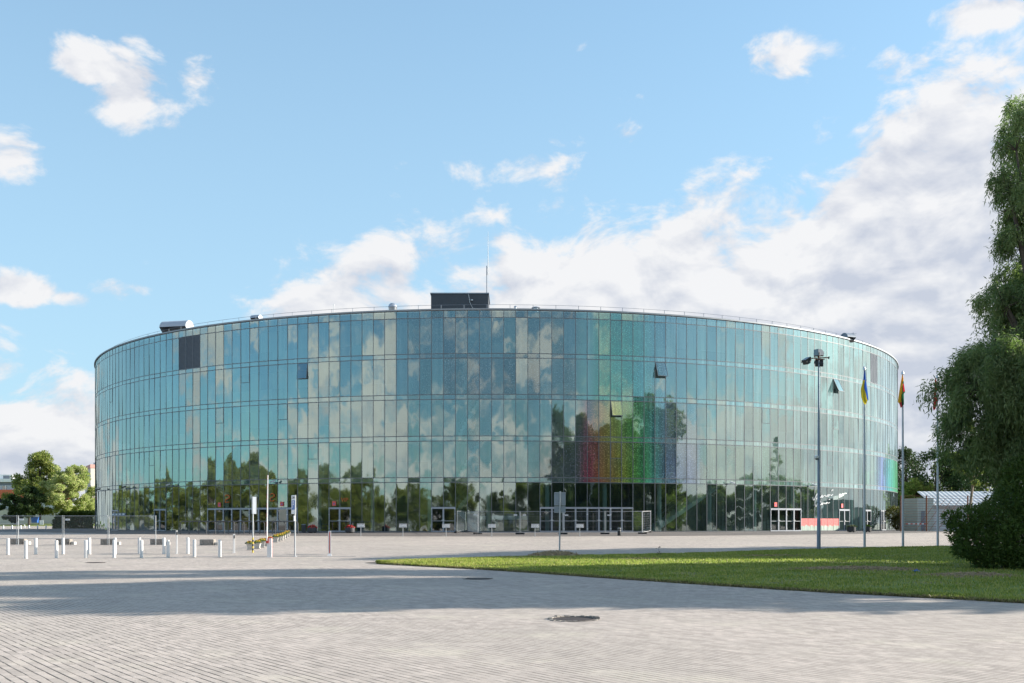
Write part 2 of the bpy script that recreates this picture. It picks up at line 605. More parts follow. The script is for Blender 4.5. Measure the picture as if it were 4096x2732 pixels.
def ground_mat(kind):
    m = bpy.data.materials.new(kind)
    m.use_nodes = True
    nt = NT(m.node_tree)
    b = m.node_tree.nodes['Principled BSDF']
    geo = nt.n('ShaderNodeNewGeometry')
    P = geo.outputs['Position']
    if kind in ('plaza_pavers', 'apron_pavers'):
        mp = nt.n('ShaderNodeMapping', vector_type='POINT')
        nt.l(P, mp.inputs[0])
        mp.inputs['Rotation'].default_value = (0, 0, R_(54 if kind == 'plaza_pavers' else 12))
        x, y, z = nt.sep(mp.outputs[0])
        row = nt.math('DIVIDE', y, .112)
        fr = nt.math('FRACT', row)
        dline = nt.math('ABSOLUTE', nt.math('SUBTRACT', fr, .5))
        idx = nt.math('FLOOR', row)
        off = nt.math('FRACT', nt.math('MULTIPLY', nt.math('SINE', nt.math('MULTIPLY', idx, 12.9898)), 43758.5))
        bx = nt.math('ADD', nt.math('DIVIDE', x, .215), nt.math('MULTIPLY', off, .15))
        bx = nt.math('ADD', bx, nt.math('MULTIPLY', nt.math('MODULO', idx, 2.0), .5))
        bfr = nt.math('ABSOLUTE', nt.math('SUBTRACT', nt.math('FRACT', bx), .5))
        bid = nt.math('FLOOR', bx)
        wn = nt.n('ShaderNodeTexWhiteNoise', noise_dimensions='2D')
        nt.l(nt.comb(idx, bid, 0), wn.inputs['Vector'])
        # the long joints show as broken dark dashes, the short ones hardly at all
        gap = nt.noise(nt.comb(nt.math('MULTIPLY', x, 2.2), nt.math('MULTIPLY', idx, 3.1), 0), 1.0, 3, .6)
        dash = nt.ramp(gap, .38, .54)
        patch = nt.noise(P, .22, 4, .6)
        dash = nt.math('MULTIPLY', dash, nt.ramp(patch, .34, .56, .42, 1.0))
        line = nt.math('MULTIPLY', nt.ramp(dline, .375, .43), dash)
        cross = nt.math('MULTIPLY', nt.ramp(bfr, .47, .49), .35)
        line = nt.math('MAXIMUM', line, cross)
        big = nt.noise(P, .12, 5, .6)
        fine = nt.noise(P, 60, 3, .7)
        sandy = nt.ramp(nt.noise(P, .5, 6, .65), .52, .70)
        if kind == 'plaza_pavers':
            c = nt.mix(wn.outputs[0], (.365, .31, .27, 1), (.525, .445, .39, 1))
            c = nt.mix(nt.ramp(big, .35, .68), c, (.40, .345, .30, 1))
            c = nt.mix(nt.math('MULTIPLY', sandy, .5), c, (.56, .50, .40, 1))
        else:
            c = nt.mix(wn.outputs[0], (.11, .095, .088, 1), (.18, .155, .14, 1))
            c = nt.mix(nt.math('MULTIPLY', sandy, .25), c, (.26, .23, .19, 1))
        stain = nt.ramp(nt.noise(P, .9, 7, .7), .66, .78)
        c = nt.mix(nt.math('MULTIPLY', stain, .55), c, (.13, .11, .10, 1))
        k = nt.ramp(fine, .2, .8, .70, 1.30, False)
        c = nt.mix(1.0, c, nt.comb(k, k, k), blend='MULTIPLY')
        mid = nt.ramp(nt.noise(P, 2.6, 6, .7), .25, .75, .86, 1.14, False)
        c = nt.mix(1.0, c, nt.comb(mid, mid, mid), blend='MULTIPLY')
        c = nt.mix(nt.math('MULTIPLY', line, .9), c, (.022, .02, .018, 1))
        nt.l(c, b.inputs['Base Color'])
        b.inputs['Roughness'].default_value = .88
        bn = nt.n('ShaderNodeBump')
        bn.inputs['Strength'].default_value = .5
        bn.inputs['Distance'].default_value = .006
        hgt = nt.math('SUBTRACT', nt.math('ADD', nt.math('MULTIPLY', fine, .3), nt.math('MULTIPLY', wn.outputs[0], .25)), line)
        nt.l(hgt, bn.inputs['Height'])
        nt.l(bn.outputs[0], b.inputs['Normal'])
    elif kind == 'soil_grass':
        n1 = nt.noise(P, .45, 6, .65)
        n2 = nt.noise(P, 9, 5, .7)
        c = nt.mix(n2, (.09, .14, .018, 1), (.22, .26, .04, 1))
        c = nt.mix(nt.ramp(n1, .55, .68), c, (.24, .19, .09, 1))
        nt.l(c, b.inputs['Base Color'])
        b.inputs['Roughness'].default_value = .95
        bn = nt.n('ShaderNodeBump')
        bn.inputs['Strength'].default_value = .8
        bn.inputs['Distance'].default_value = .03
        nt.l(n2, bn.inputs['Height'])
        nt.l(bn.outputs[0], b.inputs['Normal'])
    else:   # asphalt
        n2 = nt.noise(P, 25, 5, .7)
        c = nt.mix(n2, (.075, .077, .085, 1), (.14, .14, .145, 1))
        c = nt.mix(nt.ramp(nt.noise(P, .15, 5, .6), .45, .65), c, (.17, .165, .165, 1))
        nt.l(c, b.inputs['Base Color'])
        b.inputs['Roughness'].default_value = .9
    return m


M['pavers'] = ground_mat('plaza_pavers')
M['apron'] = ground_mat('apron_pavers')
M['soil'] = ground_mat('soil_grass')
M['asphalt'] = ground_mat('asphalt')

# ------------------------------------------------------------------ ground sheets
ys = [-400, -100, -30, 0] + [4 * i for i in range(1, 25)] + [98, 104, 110, 120, 130, 140, 150, 160, 170, 180, 200, 250, 500, 1200, 3500]
xs = [-3000, -600, -200, -100, -80, -70, -64, -60, -56, -52, -48, -40, -20, -10, 0, 10, 20, 40, 80, 200, 600, 3000]


def sheet(name, xs, ys, dz, mat):
    b = MB()
    vs = [(x, y, gxy(x, y) + dz) for y in ys for x in xs]
    n = len(xs)
    b.mesh(vs, [(j * n + i, j * n + i + 1, (j + 1) * n + i + 1, (j + 1) * n + i) for j in range(len(ys) - 1) for i in range(n - 1)])
    return tag(b.build(name, mat, smooth=True), kind='structure')


tag(sheet('plaza_pavement', xs, ys, 0, M['pavers']), 'beige grey block pavers of the open plaza')

# the arena: a drum of glass bays
CX, CY, RAD, BW = -1.93, 148.95, 53.03, 1.1
DPH = BW / RAD
PH0 = 0.04285                                # a mullion seen at x = 2063 in the photograph
ZB = EYE - .76


def phi(k):
    return PH0 + k * DPH


def mul_px(k, o=0.0):
    p = phi(k)
    x, y = CX + (RAD + o) * math.sin(p), CY - (RAD + o) * math.cos(p)
    return 2048 + F * x / y


def kof(px):
    """index of the mullion nearest to a pixel column"""
    return min(range(-60, 60), key=lambda k: abs(mul_px(k) - px))


def fpt(px, py, off=.1):
    """point of the glass drum (pushed out by off) seen at a pixel"""
    dx = (px - 2048) / F
    r = RAD + off
    A = dx * dx + 1
    Bq = -2 * (dx * CX + CY)
    C = CX * CX + CY * CY - r * r
    t = (-Bq - math.sqrt(max(0, Bq * Bq - 4 * A * C))) / (2 * A)
    return Vector((dx * t, t, EYE + (HZ - py) / F * t))


def fnorm(p):
    return Vector((p.x - CX, p.y - CY, 0)).normalized()


# darker paving round the drum
b = MB()
n = 120
ring = []
for i in range(n + 1):
    a = -1.75 + 3.5 * i / n
    for rr in (RAD - .3, RAD + 3, RAD + 7, RAD + 11, RAD + 14.2):
        y = CY - rr * math.cos(a)
        ring.append((CX + rr * math.sin(a), y, gz(y) + .012))
b.mesh(ring, [(i * 5 + j, (i + 1) * 5 + j, (i + 1) * 5 + j + 1, i * 5 + j + 1)[::-1] for i in range(n) for j in range(4)])
tag(b.build('apron_pavement', M['apron']), 'darker brown paving ring round the glass arena', kind='structure')

# road and lawn to the far left
b = MB()
gx, gy = [-150, -110, -90, -80, -72, -66, -60, -54, -50, -46], [92, 100, 110, 120, 130, 140, 150, 160, 170, 178, 185.5]
vs = [(x, y, gxy(x, y) + .02) for y in gy for x in gx]
b.mesh(vs, [(j * 10 + i, j * 10 + i + 1, (j + 1) * 10 + i + 1, (j + 1) * 10 + i) for j in range(10) for i in range(9)])
tag(b.build('road', M['asphalt'], smooth=True), 'shaded grey asphalt lane beside the arena', kind='structure')
b = MB()
gx = [-220, -150, -110, -95, -80, -65, -50]
hp_ = lambda x, y: .46 + (y - 185.5) / 20 * .72
vs = [(x, y, hp_(x, y)) for y in (185.5, 192, 198, 205.5) for x in gx]
b.mesh(vs, [(j * 7 + i, j * 7 + i + 1, (j + 1) * 7 + i + 1, (j + 1) * 7 + i) for j in range(3) for i in range(6)])
tag(b.build('far_pavement', M['pavers'], smooth=True), 'sunlit pavement behind the short grey bollards', kind='structure')
b = MB()
gy = [205.5, 209, 215, 225, 240, 300]
lawn2 = lambda x, y: 1.18 + .75 * sm((y - 205.5) / 30) * (1 if x > -84 else .72)
vs = [(x, y, lawn2(x, y)) for y in gy for x in gx]
b.mesh(vs, [(j * 7 + i, j * 7 + i + 1, (j + 1) * 7 + i + 1, (j + 1) * 7 + i) for j in range(5) for i in range(6)])
tag(b.build('far_lawn', M['soil'], smooth=True), 'sunlit strip of lawn under the trees left of the arena', kind='structure')


# ------------------------------------------------------------------ glass
def glass_material(name):
    m = bpy.data.materials.new(name)
    m.use_nodes = True
    m.node_tree.nodes.clear()
    nt = NT(m.node_tree)
    ta = nt.n('ShaderNodeAttribute', attribute_name='tint')
    fa = nt.n('ShaderNodeAttribute', attribute_name='frit')
    tint, film = ta.outputs['Color'], ta.outputs['Alpha']
    frit = fa.outputs['Fac']
    uv = nt.n('ShaderNodeUVMap')
    u, v, _ = nt.sep(uv.outputs[0])
    # printed dots and faint vertical banding of the panes
    streak = nt.noise(nt.comb(nt.math('MULTIPLY', u, 4.5), nt.math('MULTIPLY', v, .10), 0), 1.0, 4, .6)
    vor = nt.n('ShaderNodeTexVoronoi', voronoi_dimensions='2D')
    nt.l(nt.comb(u, v, 0), vor.inputs['Vector'])
    vor.inputs['Scale'].default_value = 7.5
    cr, cg, cb = nt.sep(vor.outputs['Color'])
    dot = nt.math('MULTIPLY', nt.ramp(vor.outputs['Distance'], .34, .22), nt.ramp(cr, .25, .95))
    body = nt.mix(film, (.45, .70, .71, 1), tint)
    dif = nt.n('ShaderNodeBsdfDiffuse')
    nt.l(body, dif.inputs[0])
    trl = nt.n('ShaderNodeBsdfTranslucent')
    nt.l(body, trl.inputs[0])
    bd = nt.n('ShaderNodeMixShader')
    bd.inputs[0].default_value = .35
    nt.l(dif.outputs[0], bd.inputs[1])
    nt.l(trl.outputs[0], bd.inputs[2])
    tr = nt.n('ShaderNodeBsdfTransparent')
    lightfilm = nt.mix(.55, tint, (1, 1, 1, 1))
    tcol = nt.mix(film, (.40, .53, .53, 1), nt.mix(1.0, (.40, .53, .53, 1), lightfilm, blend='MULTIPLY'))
    nt.l(tcol, tr.inputs[0])
    cov = nt.math('MULTIPLY', frit, nt.ramp(streak, .3, .7, .1, 1.9, False))
    cov = nt.math('ADD', cov, nt.math('MULTIPLY', film, nt.math('ADD', nt.math('MULTIPLY', dot, .9), .28)), clamp=True)
    inner = nt.n('ShaderNodeMixShader')
    nt.l(cov, inner.inputs[0])
    nt.l(tr.outputs[0], inner.inputs[1])
    nt.l(bd.outputs[0], inner.inputs[2])
    gl = nt.n('ShaderNodeBsdfGlossy')
    gl.inputs['Roughness'].default_value = 0.03
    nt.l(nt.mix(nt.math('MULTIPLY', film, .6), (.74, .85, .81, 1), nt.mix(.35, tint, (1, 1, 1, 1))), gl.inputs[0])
    geo = nt.n('ShaderNodeNewGeometry')
    wv = nt.noise(nt.comb(u, nt.math('MULTIPLY', v, .7), 0), 1.2, 2, .5, out='Color')
    pert = nt.vmath('SCALE', nt.vmath('SUBTRACT', wv, (.5, .5, .5)), .024)
    nrm = nt.vmath('NORMALIZE', nt.vmath('ADD', geo.outputs['Normal'], pert))
    nt.l(nrm, gl.inputs['Normal'])
    lw = nt.n('ShaderNodeLayerWeight')
    lw.inputs[0].default_value = .5
    fr = nt.math('ADD', .32, nt.math('MULTIPLY', nt.math('POWER', lw.outputs['Facing'], 3.2), .68), clamp=True)
    fr = nt.math('MULTIPLY', fr, nt.math('SUBTRACT', 1.0, nt.math('MULTIPLY', film, .5)))
    mx = nt.n('ShaderNodeMixShader')
    nt.l(fr, mx.inputs[0])
    nt.l(inner.outputs[0], mx.inputs[1])
    nt.l(gl.outputs[0], mx.inputs[2])
    o = nt.n('ShaderNodeOutputMaterial')
    nt.l(mx.outputs[0], o.inputs[0])
    return m


M['glass'] = glass_material('arena_glass')


def plain_glass(name, col, refl):
    m = bpy.data.materials.new(name)
    m.use_nodes = True
    m.node_tree.nodes.clear()
    nt = NT(m.node_tree)
    tr = nt.n('ShaderNodeBsdfTransparent')
    tr.inputs[0].default_value = (*col, 1)
    gl = nt.n('ShaderNodeBsdfGlossy')
    gl.inputs['Roughness'].default_value = 0.02
    lw = nt.n('ShaderNodeLayerWeight')
    lw.inputs[0].default_value = .5
    fr = nt.math('ADD', refl, nt.math('MULTIPLY', nt.math('POWER', lw.outputs['Facing'], 4), .8), clamp=True)
    mx = nt.n('ShaderNodeMixShader')
    nt.l(fr, mx.inputs[0])
    nt.l(tr.outputs[0], mx.inputs[1])
    nt.l(gl.outputs[0], mx.inputs[2])
    o = nt.n('ShaderNodeOutputMaterial')
    nt.l(mx.outputs[0], o.inputs[0])
    return m


M['door_glass'] = plain_glass('door_glass', (.35, .42, .42), .16)
M['dark_glass'] = plain_glass('dark_window_glass', (.10, .12, .13), .2)


def inner_mat():
    m = bpy.data.materials.new('inner_wall_panels')
    m.use_nodes = True
    nt = NT(m.node_tree)
    b = m.node_tree.nodes['Principled BSDF']
    geo = nt.n('ShaderNodeNewGeometry')
    x, y, z = nt.sep(geo.outputs['Position'])
    a = nt.math('ARCTAN2', nt.math('SUBTRACT', x, CX), nt.math('SUBTRACT', CY, y))
    s = nt.math('MULTIPLY', a, RAD)
    n1 = nt.noise(nt.comb(nt.math('MULTIPLY', s, .28), nt.math('MULTIPLY', z, .06), 0), 1, 4, .6)
    n2 = nt.noise(nt.comb(nt.math('MULTIPLY', s, .10), nt.math('MULTIPLY', z, .22), 4.0), 1, 3, .55)
    wn = nt.n('ShaderNodeTexWhiteNoise', noise_dimensions='2D')
    nt.l(nt.comb(nt.math('FLOOR', nt.math('DIVIDE', s, 1.65)), nt.math('FLOOR', nt.math('DIVIDE', z, 3.77)), 0), wn.inputs['Vector'])
    k = nt.math('ADD', nt.math('MULTIPLY', n1, .5), nt.math('MULTIPLY', wn.outputs[0], .28))
    k = nt.math('ADD', k, nt.math('MULTIPLY', n2, .35))
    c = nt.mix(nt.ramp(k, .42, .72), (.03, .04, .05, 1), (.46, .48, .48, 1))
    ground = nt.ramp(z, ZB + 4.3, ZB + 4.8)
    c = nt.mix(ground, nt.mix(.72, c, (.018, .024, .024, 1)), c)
    nt.l(c, b.inputs['Base Color'])
    b.inputs['Roughness'].default_value = .8
    return m


M['inner'] = inner_mat()

arena = thing('arena_building', 'round glass arena of five storeys with dark mullions and grey glass doors', 'arena', (CX, CY, ZB))


def apart(mb, name, mats, parent=arena, smooth=False):
    """build in world coordinates, hang under parent"""
    ob = mb.build(name, mats, smooth=smooth)
    ob.parent = parent
    # all ancestors are unrotated, unscaled: undo their offset
    off = Vector((0, 0, 0))
    p = parent
    while p is not None:
        off += p.location
        p = p.parent
    for v in ob.data.vertices:
        v.co -= off
    return ob


LV = [3.78, 4.22, 7.55, 8.0, 11.35, 11.79, 15.1, 15.52, 18.79, 19.45]   # heights over the eye of the transoms
Z = [EYE + q for q in LV]
rng = random.Random(7)
DOORS = {}          # bay index -> set name
for nm, x0, x1 in [('a', 831, 1189.5), ('b', 1314, 1401.8), ('c', 1724.7, 1821), ('d', 2159.2, 2533.6), ('e', 3083.8, 3206), ('f', 3355.8, 3397.7), ('g', 3451.7, 3481.5),
                   ('h', 3519.4, 3540.6), ('i', 620.5, 666.5), ('j', 455.6, 480.2)]:
    for k in range(kof(x0), kof(x1)):
        DOORS[k] = nm
LOUVRE = set(range(kof(717), kof(801.3))) | set(range(kof(3481.5), kof(3507.9)))
DOOR_TOP = ZB + 2.29


def hsv(h, s, v):
    import colorsys
    return colorsys.hsv_to_rgb(h, s, v)


def mirror_tint_of(k, row, x=None):
    """colour film of a pane: row 0 ground, 1 spandrel, 2 storey one, 3 spandrel ... ; sun and tree reflections in the coated glass are painted into some bays"""
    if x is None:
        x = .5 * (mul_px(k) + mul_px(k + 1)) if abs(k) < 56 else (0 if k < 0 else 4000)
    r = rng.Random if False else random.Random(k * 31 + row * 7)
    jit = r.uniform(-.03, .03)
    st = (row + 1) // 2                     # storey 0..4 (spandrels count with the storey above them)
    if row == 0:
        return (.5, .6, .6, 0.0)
    # rainbow panes right of the main doors: angle-dependent sun colours painted in place
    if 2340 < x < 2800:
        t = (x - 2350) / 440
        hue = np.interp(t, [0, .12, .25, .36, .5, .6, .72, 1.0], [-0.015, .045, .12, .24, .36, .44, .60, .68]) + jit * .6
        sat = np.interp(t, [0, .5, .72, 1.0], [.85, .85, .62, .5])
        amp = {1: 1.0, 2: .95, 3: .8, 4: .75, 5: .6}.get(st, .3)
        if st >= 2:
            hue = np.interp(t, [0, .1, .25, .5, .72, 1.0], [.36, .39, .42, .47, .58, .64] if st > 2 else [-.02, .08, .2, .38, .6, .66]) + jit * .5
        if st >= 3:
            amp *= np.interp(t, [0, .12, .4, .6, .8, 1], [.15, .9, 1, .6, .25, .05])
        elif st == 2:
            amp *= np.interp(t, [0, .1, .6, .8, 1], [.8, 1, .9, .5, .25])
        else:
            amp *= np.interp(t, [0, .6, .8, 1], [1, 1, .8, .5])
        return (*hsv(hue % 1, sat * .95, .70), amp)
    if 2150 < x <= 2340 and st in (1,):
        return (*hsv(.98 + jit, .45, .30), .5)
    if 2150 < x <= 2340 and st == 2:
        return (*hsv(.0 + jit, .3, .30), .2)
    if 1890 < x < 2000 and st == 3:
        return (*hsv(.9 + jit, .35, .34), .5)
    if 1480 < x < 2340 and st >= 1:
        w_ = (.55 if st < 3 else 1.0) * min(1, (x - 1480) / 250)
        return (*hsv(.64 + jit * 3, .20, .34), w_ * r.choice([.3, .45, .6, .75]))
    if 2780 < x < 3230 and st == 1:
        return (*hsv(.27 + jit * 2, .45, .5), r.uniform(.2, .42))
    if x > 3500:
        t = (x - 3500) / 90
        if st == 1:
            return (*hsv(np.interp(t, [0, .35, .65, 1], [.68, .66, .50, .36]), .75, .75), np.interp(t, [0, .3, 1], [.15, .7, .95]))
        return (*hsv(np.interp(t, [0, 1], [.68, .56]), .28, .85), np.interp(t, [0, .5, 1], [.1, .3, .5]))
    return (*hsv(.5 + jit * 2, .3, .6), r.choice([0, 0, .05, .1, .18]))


def bay_frame(k):
    p, q = phi(k), phi(k + 1)
    P = Vector((CX + RAD * math.sin(p), CY - RAD * math.cos(p), 0))
    Q = Vector((CX + RAD * math.sin(q), CY - RAD * math.cos(q), 0))
    t = (Q - P).normalized()
    nn = Vector((t.y, -t.x, 0))
    return P, t, nn, (Q - P).length


def bpt(fr, u, z, o=0.0):
    P, t, nn, w = fr
    return P + t * u + nn * o + Vector((0, 0, z))


def bbox(b, fr, u0, u1, z0, z1, o0, o1, m=0):
    q = lambda u, z, o: bpt(fr, u, z, o)
    b.hexa([q(u0, z0, o1), q(u1, z0, o1), q(u1, z0, o0), q(u0, z0, o0)], [q(u0, z1, o1), q(u1, z1, o1), q(u1, z1, o0), q(u0, z1, o0)], m)


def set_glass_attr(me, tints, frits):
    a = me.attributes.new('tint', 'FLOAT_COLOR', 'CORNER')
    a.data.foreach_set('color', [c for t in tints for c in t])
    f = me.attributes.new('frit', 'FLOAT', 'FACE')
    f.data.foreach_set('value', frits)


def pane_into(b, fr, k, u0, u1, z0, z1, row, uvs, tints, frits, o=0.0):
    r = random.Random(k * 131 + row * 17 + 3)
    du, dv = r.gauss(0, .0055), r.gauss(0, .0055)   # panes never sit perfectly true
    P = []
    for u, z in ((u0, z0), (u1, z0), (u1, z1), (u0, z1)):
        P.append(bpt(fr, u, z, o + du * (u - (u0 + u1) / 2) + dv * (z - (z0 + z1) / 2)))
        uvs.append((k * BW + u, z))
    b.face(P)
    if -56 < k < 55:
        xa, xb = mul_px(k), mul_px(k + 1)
        ta, tb = mirror_tint_of(k, row, min(xa, 3600)), mirror_tint_of(k, row, min(xb, 3600))
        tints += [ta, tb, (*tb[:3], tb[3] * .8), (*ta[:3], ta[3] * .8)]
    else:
        tints += [mirror_tint_of(k, row)] * 4
    x = (k * DPH)  # print coverage grows to the right, standing in for the paleness of sunlit panes
    if row == 0:
        fr_ = r.uniform(.01, .03) + max(0, x - .1) * .12
    elif row % 2:
        fr_ = r.uniform(.10, .18) + max(0, x - .05) * r.uniform(.5, .8)
    else:
        fr_ = r.uniform(.06, .15) + max(0, x - .05) * r.uniform(.05, .38) + max(0, x - .55) * .5
    frits.append(fr_)


def frame_into(b, k, door=None):
    fr = bay_frame(k)
    w = fr[3]
    bbox(b, fr, -.028, .028, ZB, Z[9] + .02, -.05, .018)
    for i, z in enumerate(Z):
        if k in LOUVRE and i in (7,):
            pass
        bbox(b, fr, .027, w - .027, z - .034, z + .034, -.04, .014)
    bbox(b, fr, .027, w - .027, ZB, ZB + .07, -.045, .03)
    return fr


SASH = {}            # (bay, storey): opening angle of the upper light, 0 = closed but framed
for px, st, ang in [(1210, 3, 8), (2640, 3, 24), (2465, 2, 20), (3340, 3, 26), (982, 3, 0), (880, 2, 0), (1130, 2, 0), (1250, 1, 0), (2465, 1, 0), (3065, 2, 0), (3345, 2, 0), (3330, 1, 0), (610, 1, 0), (443, 3, 0)]:
    SASH[(min(range(-58, 58), key=lambda k: abs(.5 * (mul_px(k) + mul_px(k + 1)) - px)), st)] = ang

ROWS = [(ZB + .07, Z[0]), (Z[0], Z[1]), (Z[1], Z[2]), (Z[2], Z[3]), (Z[3], Z[4]), (Z[4], Z[5]), (Z[5], Z[6]), (Z[6], Z[7]), (Z[7], Z[8]), (Z[8], Z[9])]
NIN = 50
for k in range(-NIN, NIN):
    b = MB()
    fr = frame_into(b, k)
    w = fr[3]
    bay = apart(b, 'glass_bay', M['alu'])
    bay.data.name = 'glass_bay'
    for row, (z0, z1) in enumerate(ROWS):
        if k in LOUVRE and row == 8:
            lb = MB()
            nz = int((z1 - z0) / .12)
            for i in range(nz):
                zz = z0 + .03 + (z1 - z0 - .06) * i / nz
                q = [bpt(fr, .03, zz, .03), bpt(fr, w - .03, zz, .03), bpt(fr, w - .03, zz + .075, -.04), bpt(fr, .03, zz + .075, -.04)]
                lb.hexa(q, [p + Vector((0, 0, .012)) for p in q])
            bbox(lb, fr, .03, w - .03, z0 + .02, z1 - .02, -.12, -.10)
            lo = apart(lb, 'louvre', M['galv_dark'], bay)
            continue
        if row == 0 and k in DOORS:
            z0 = DOOR_TOP
        g = MB()
        uvs, tints, frits = [], [], []
        st = (row) // 2
        if row and row % 2 == 0 and (k, st - 1 if False else st) in SASH:
            ang = SASH[(k, st)]
            zs = z1 - 1.49
            pane_into(g, fr, k, .027, w - .027, z0 + .022, zs - .03, row, uvs, tints, frits)
            # the sash: a framed light hung from its upper edge
            s = MB()
            suv, sti, sfr = [], [], []
            pane_into(s, fr, k, .05, w - .05, zs + .02, z1 - .04, row, suv, sti, sfr, o=.01)
            for (a0, a1, b0, b1) in ((.03, .06, zs - .02, z1 - .025), (w - .06, w - .03, zs - .02, z1 - .025), (.06, w - .06, zs - .02, zs + .02), (.06, w - .06, z1 - .05, z1 - .025)):
                bbox(s, fr, a0, a1, b0, b1, -.02, .03, 1)
            for q in range(len(s.f) - 1):
                suv += [(0, 0)] * len(s.f[q + 1])
                sti += [(0, 0, 0, 0)] * len(s.f[q + 1])
                sfr.append(0)
            s.uv = suv
            if ang:
                h = bpt(fr, w / 2, z1 - .03, .02)
                rm = Matrix.Translation(h) @ Matrix.Rotation(-R_(ang), 4, fr[1]) @ Matrix.Translation(-h)
                s.v = [tuple(rm @ Vector(p)) for p in s.v]
            so = apart(s, 'open_sash' if ang else 'sash', [M['glass'], M['alu']], bay)
            if ang:
                so['label'] = 'top hung window sash tilted open'
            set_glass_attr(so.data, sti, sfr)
            if ang:
                # what the opening shows: the dark room behind
                pass
        else:
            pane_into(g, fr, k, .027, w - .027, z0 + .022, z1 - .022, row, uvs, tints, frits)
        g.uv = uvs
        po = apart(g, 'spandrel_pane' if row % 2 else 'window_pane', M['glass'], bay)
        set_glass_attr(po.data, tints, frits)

# the bays towards the edges of the drum, seen at a glancing angle
b = MB()
g = MB()
uvs, tints, frits = [], [], []
for k in list(range(-82, -NIN)) + list(range(NIN, 80)):
    fr = frame_into(b, k)
    w = fr[3]
    for row, (z0, z1) in enumerate(ROWS):
        pane_into(g, fr, k, .027, w - .027, z0 + .022, z1 - .022, row, uvs, tints, frits)
ee = tag(apart(b, 'glass_bay_frame', M['alu']), kind='stuff')
g.uv = uvs
eg = tag(apart(g, 'glass_pane', M['glass'], ee), kind='stuff')
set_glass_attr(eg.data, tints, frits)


def arc_band(b, r0, r1, z0, z1, a0, a1, n, m=0):
    """closed ring segment"""
    vs = []
    for i in range(n + 1):
        a = a0 + (a1 - a0) * i / n
        for r, z in ((r0, z0), (r1, z0), (r1, z1), (r0, z1)):
            vs.append((CX + r * math.sin(a), CY - r * math.cos(a), z))
    fs = []
    for i in range(n):
        for j in range(4):
            jj = (j + 1) % 4
            fs.append((i * 4 + j, (i + 1) * 4 + j, (i + 1) * 4 + jj, i * 4 + jj))
    fs.append((3, 2, 1, 0))
    fs.append(tuple(n * 4 + j for j in range(4)))
    b.mesh(vs, fs, m)


ZT = Z[9] + .03
b = MB()
arc_band(b, RAD - .5, RAD + .12, ZT, ZT + .13, -math.pi, math.pi, 303)
apart(b, 'coping', M['coping'])
b = MB()
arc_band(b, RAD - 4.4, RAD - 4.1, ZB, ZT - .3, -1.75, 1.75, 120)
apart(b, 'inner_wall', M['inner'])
b = MB()
arc_band(b, RAD - .35, RAD - .05, ZB, ZT - .02, 1.68, 2 * math.pi - 1.72, 90)
apart(b, 'rear_wall', M['dark_wall'])
b = MB()
vs = [(CX + (RAD - .5) * math.sin(2 * math.pi * i / 120), CY - (RAD - .5) * math.cos(2 * math.pi * i / 120), ZT - .02) for i in range(120)]
b.face(vs[::-1])
apart(b, 'roof', M['dark_wall'])
for i in range(1, 9, 2):
    b = MB()
    arc_band(b, RAD - 4.1, RAD - .16, Z[i] - .40, Z[i] - .06, -1.72, 1.72, 110)
    apart(b, 'floor_slab', M['slab'])
b = MB()
arc_band(b, RAD - 4.1, RAD - .16, ZB + .005, ZB + .05, -1.72, 1.72, 110)
apart(b, 'hall_floor', M['slab'])
for k in range(-48, 50, 5):
    a = phi(k + .72)
    b = MB()
    b.lathe((CX + (RAD - .75) * math.sin(a), CY - (RAD - .75) * math.cos(a), ZB + .05), [(.2, 0), (.2, Z[0] - ZB - .1)], 14)
    apart(b, 'column', M['column'], smooth=True)


# stairs behind the glass
def flight(px0, z0, px1, z1, depth, nstep, wide=1.3, name='stair_flight'):
    a0 = phi(kof(px0))
    a1 = phi(kof(px1))
    b = MB()
    r0, r1 = RAD - depth - wide, RAD - depth
    for i in range(nstep):
        aa, ab = a0 + (a1 - a0) * i / nstep, a0 + (a1 - a0) * (i + 1) / nstep
        zt = z0 + (z1 - z0) * (i + 1) / nstep
        zl0 = z0 + (z1 - z0) * i / nstep - .38
        zl1 = zl0 + (z1 - z0) / nstep
        q = lambda a, r, z: Vector((CX + r * math.sin(a), CY - r * math.cos(a), z))
        lo = [q(aa, r1, zl0), q(ab, r1, zl1), q(ab, r0, zl1), q(aa, r0, zl0)]
        hi = [q(aa, r1, zt), q(ab, r1, zt), q(ab, r0, zt), q(aa, r0, zt)]
        if a1 < a0:
            lo = [lo[1], lo[0], lo[3], lo[2]]
            hi = [hi[1], hi[0], hi[3], hi[2]]
        b.hexa(lo, hi)
    fl = apart(b, name, M['stair'])
    rail = MB()
    for rr in (r1, r0):
        pts = [Vector((CX + rr * math.sin(a0 + (a1 - a0) * t), CY - rr * math.cos(a0 + (a1 - a0) * t), z0 + (z1 - z0) * t + 1.0)) for t in np.linspace(0, 1, 9)]
        rail.tube(pts, .025, 5)
        for p in pts[::2]:
            rail.tube([p - Vector((0, 0, 1.0)), p], .018, 5)
    apart(rail, 'stair_rail', M['galv'], fl)


for s0, s1 in ((Z[0] - .1, Z[2]), (Z[2] - .1, Z[4]), (Z[4] - .1, Z[6])):
    flight(1800, s0 + .3, 1925, s1 + .2, .7, 12)
flight(1905, ZB + .2, 1800, ZB + 2.2, 1.0, 11)
flight(1800, ZB + 2.3, 1900, Z[0] + .2, 2.3, 11)
b = MB()
bb = bay_frame(kof(1915))
bbox(b, bb, 0, 4.4, ZB + 1.15, ZB + 1.5, -2.4, -1.0)
apart(b, 'landing', M['stair'])
flight(2610, ZB + .05, 2900, Z[0] + .1, 1.0, 24, 1.6)


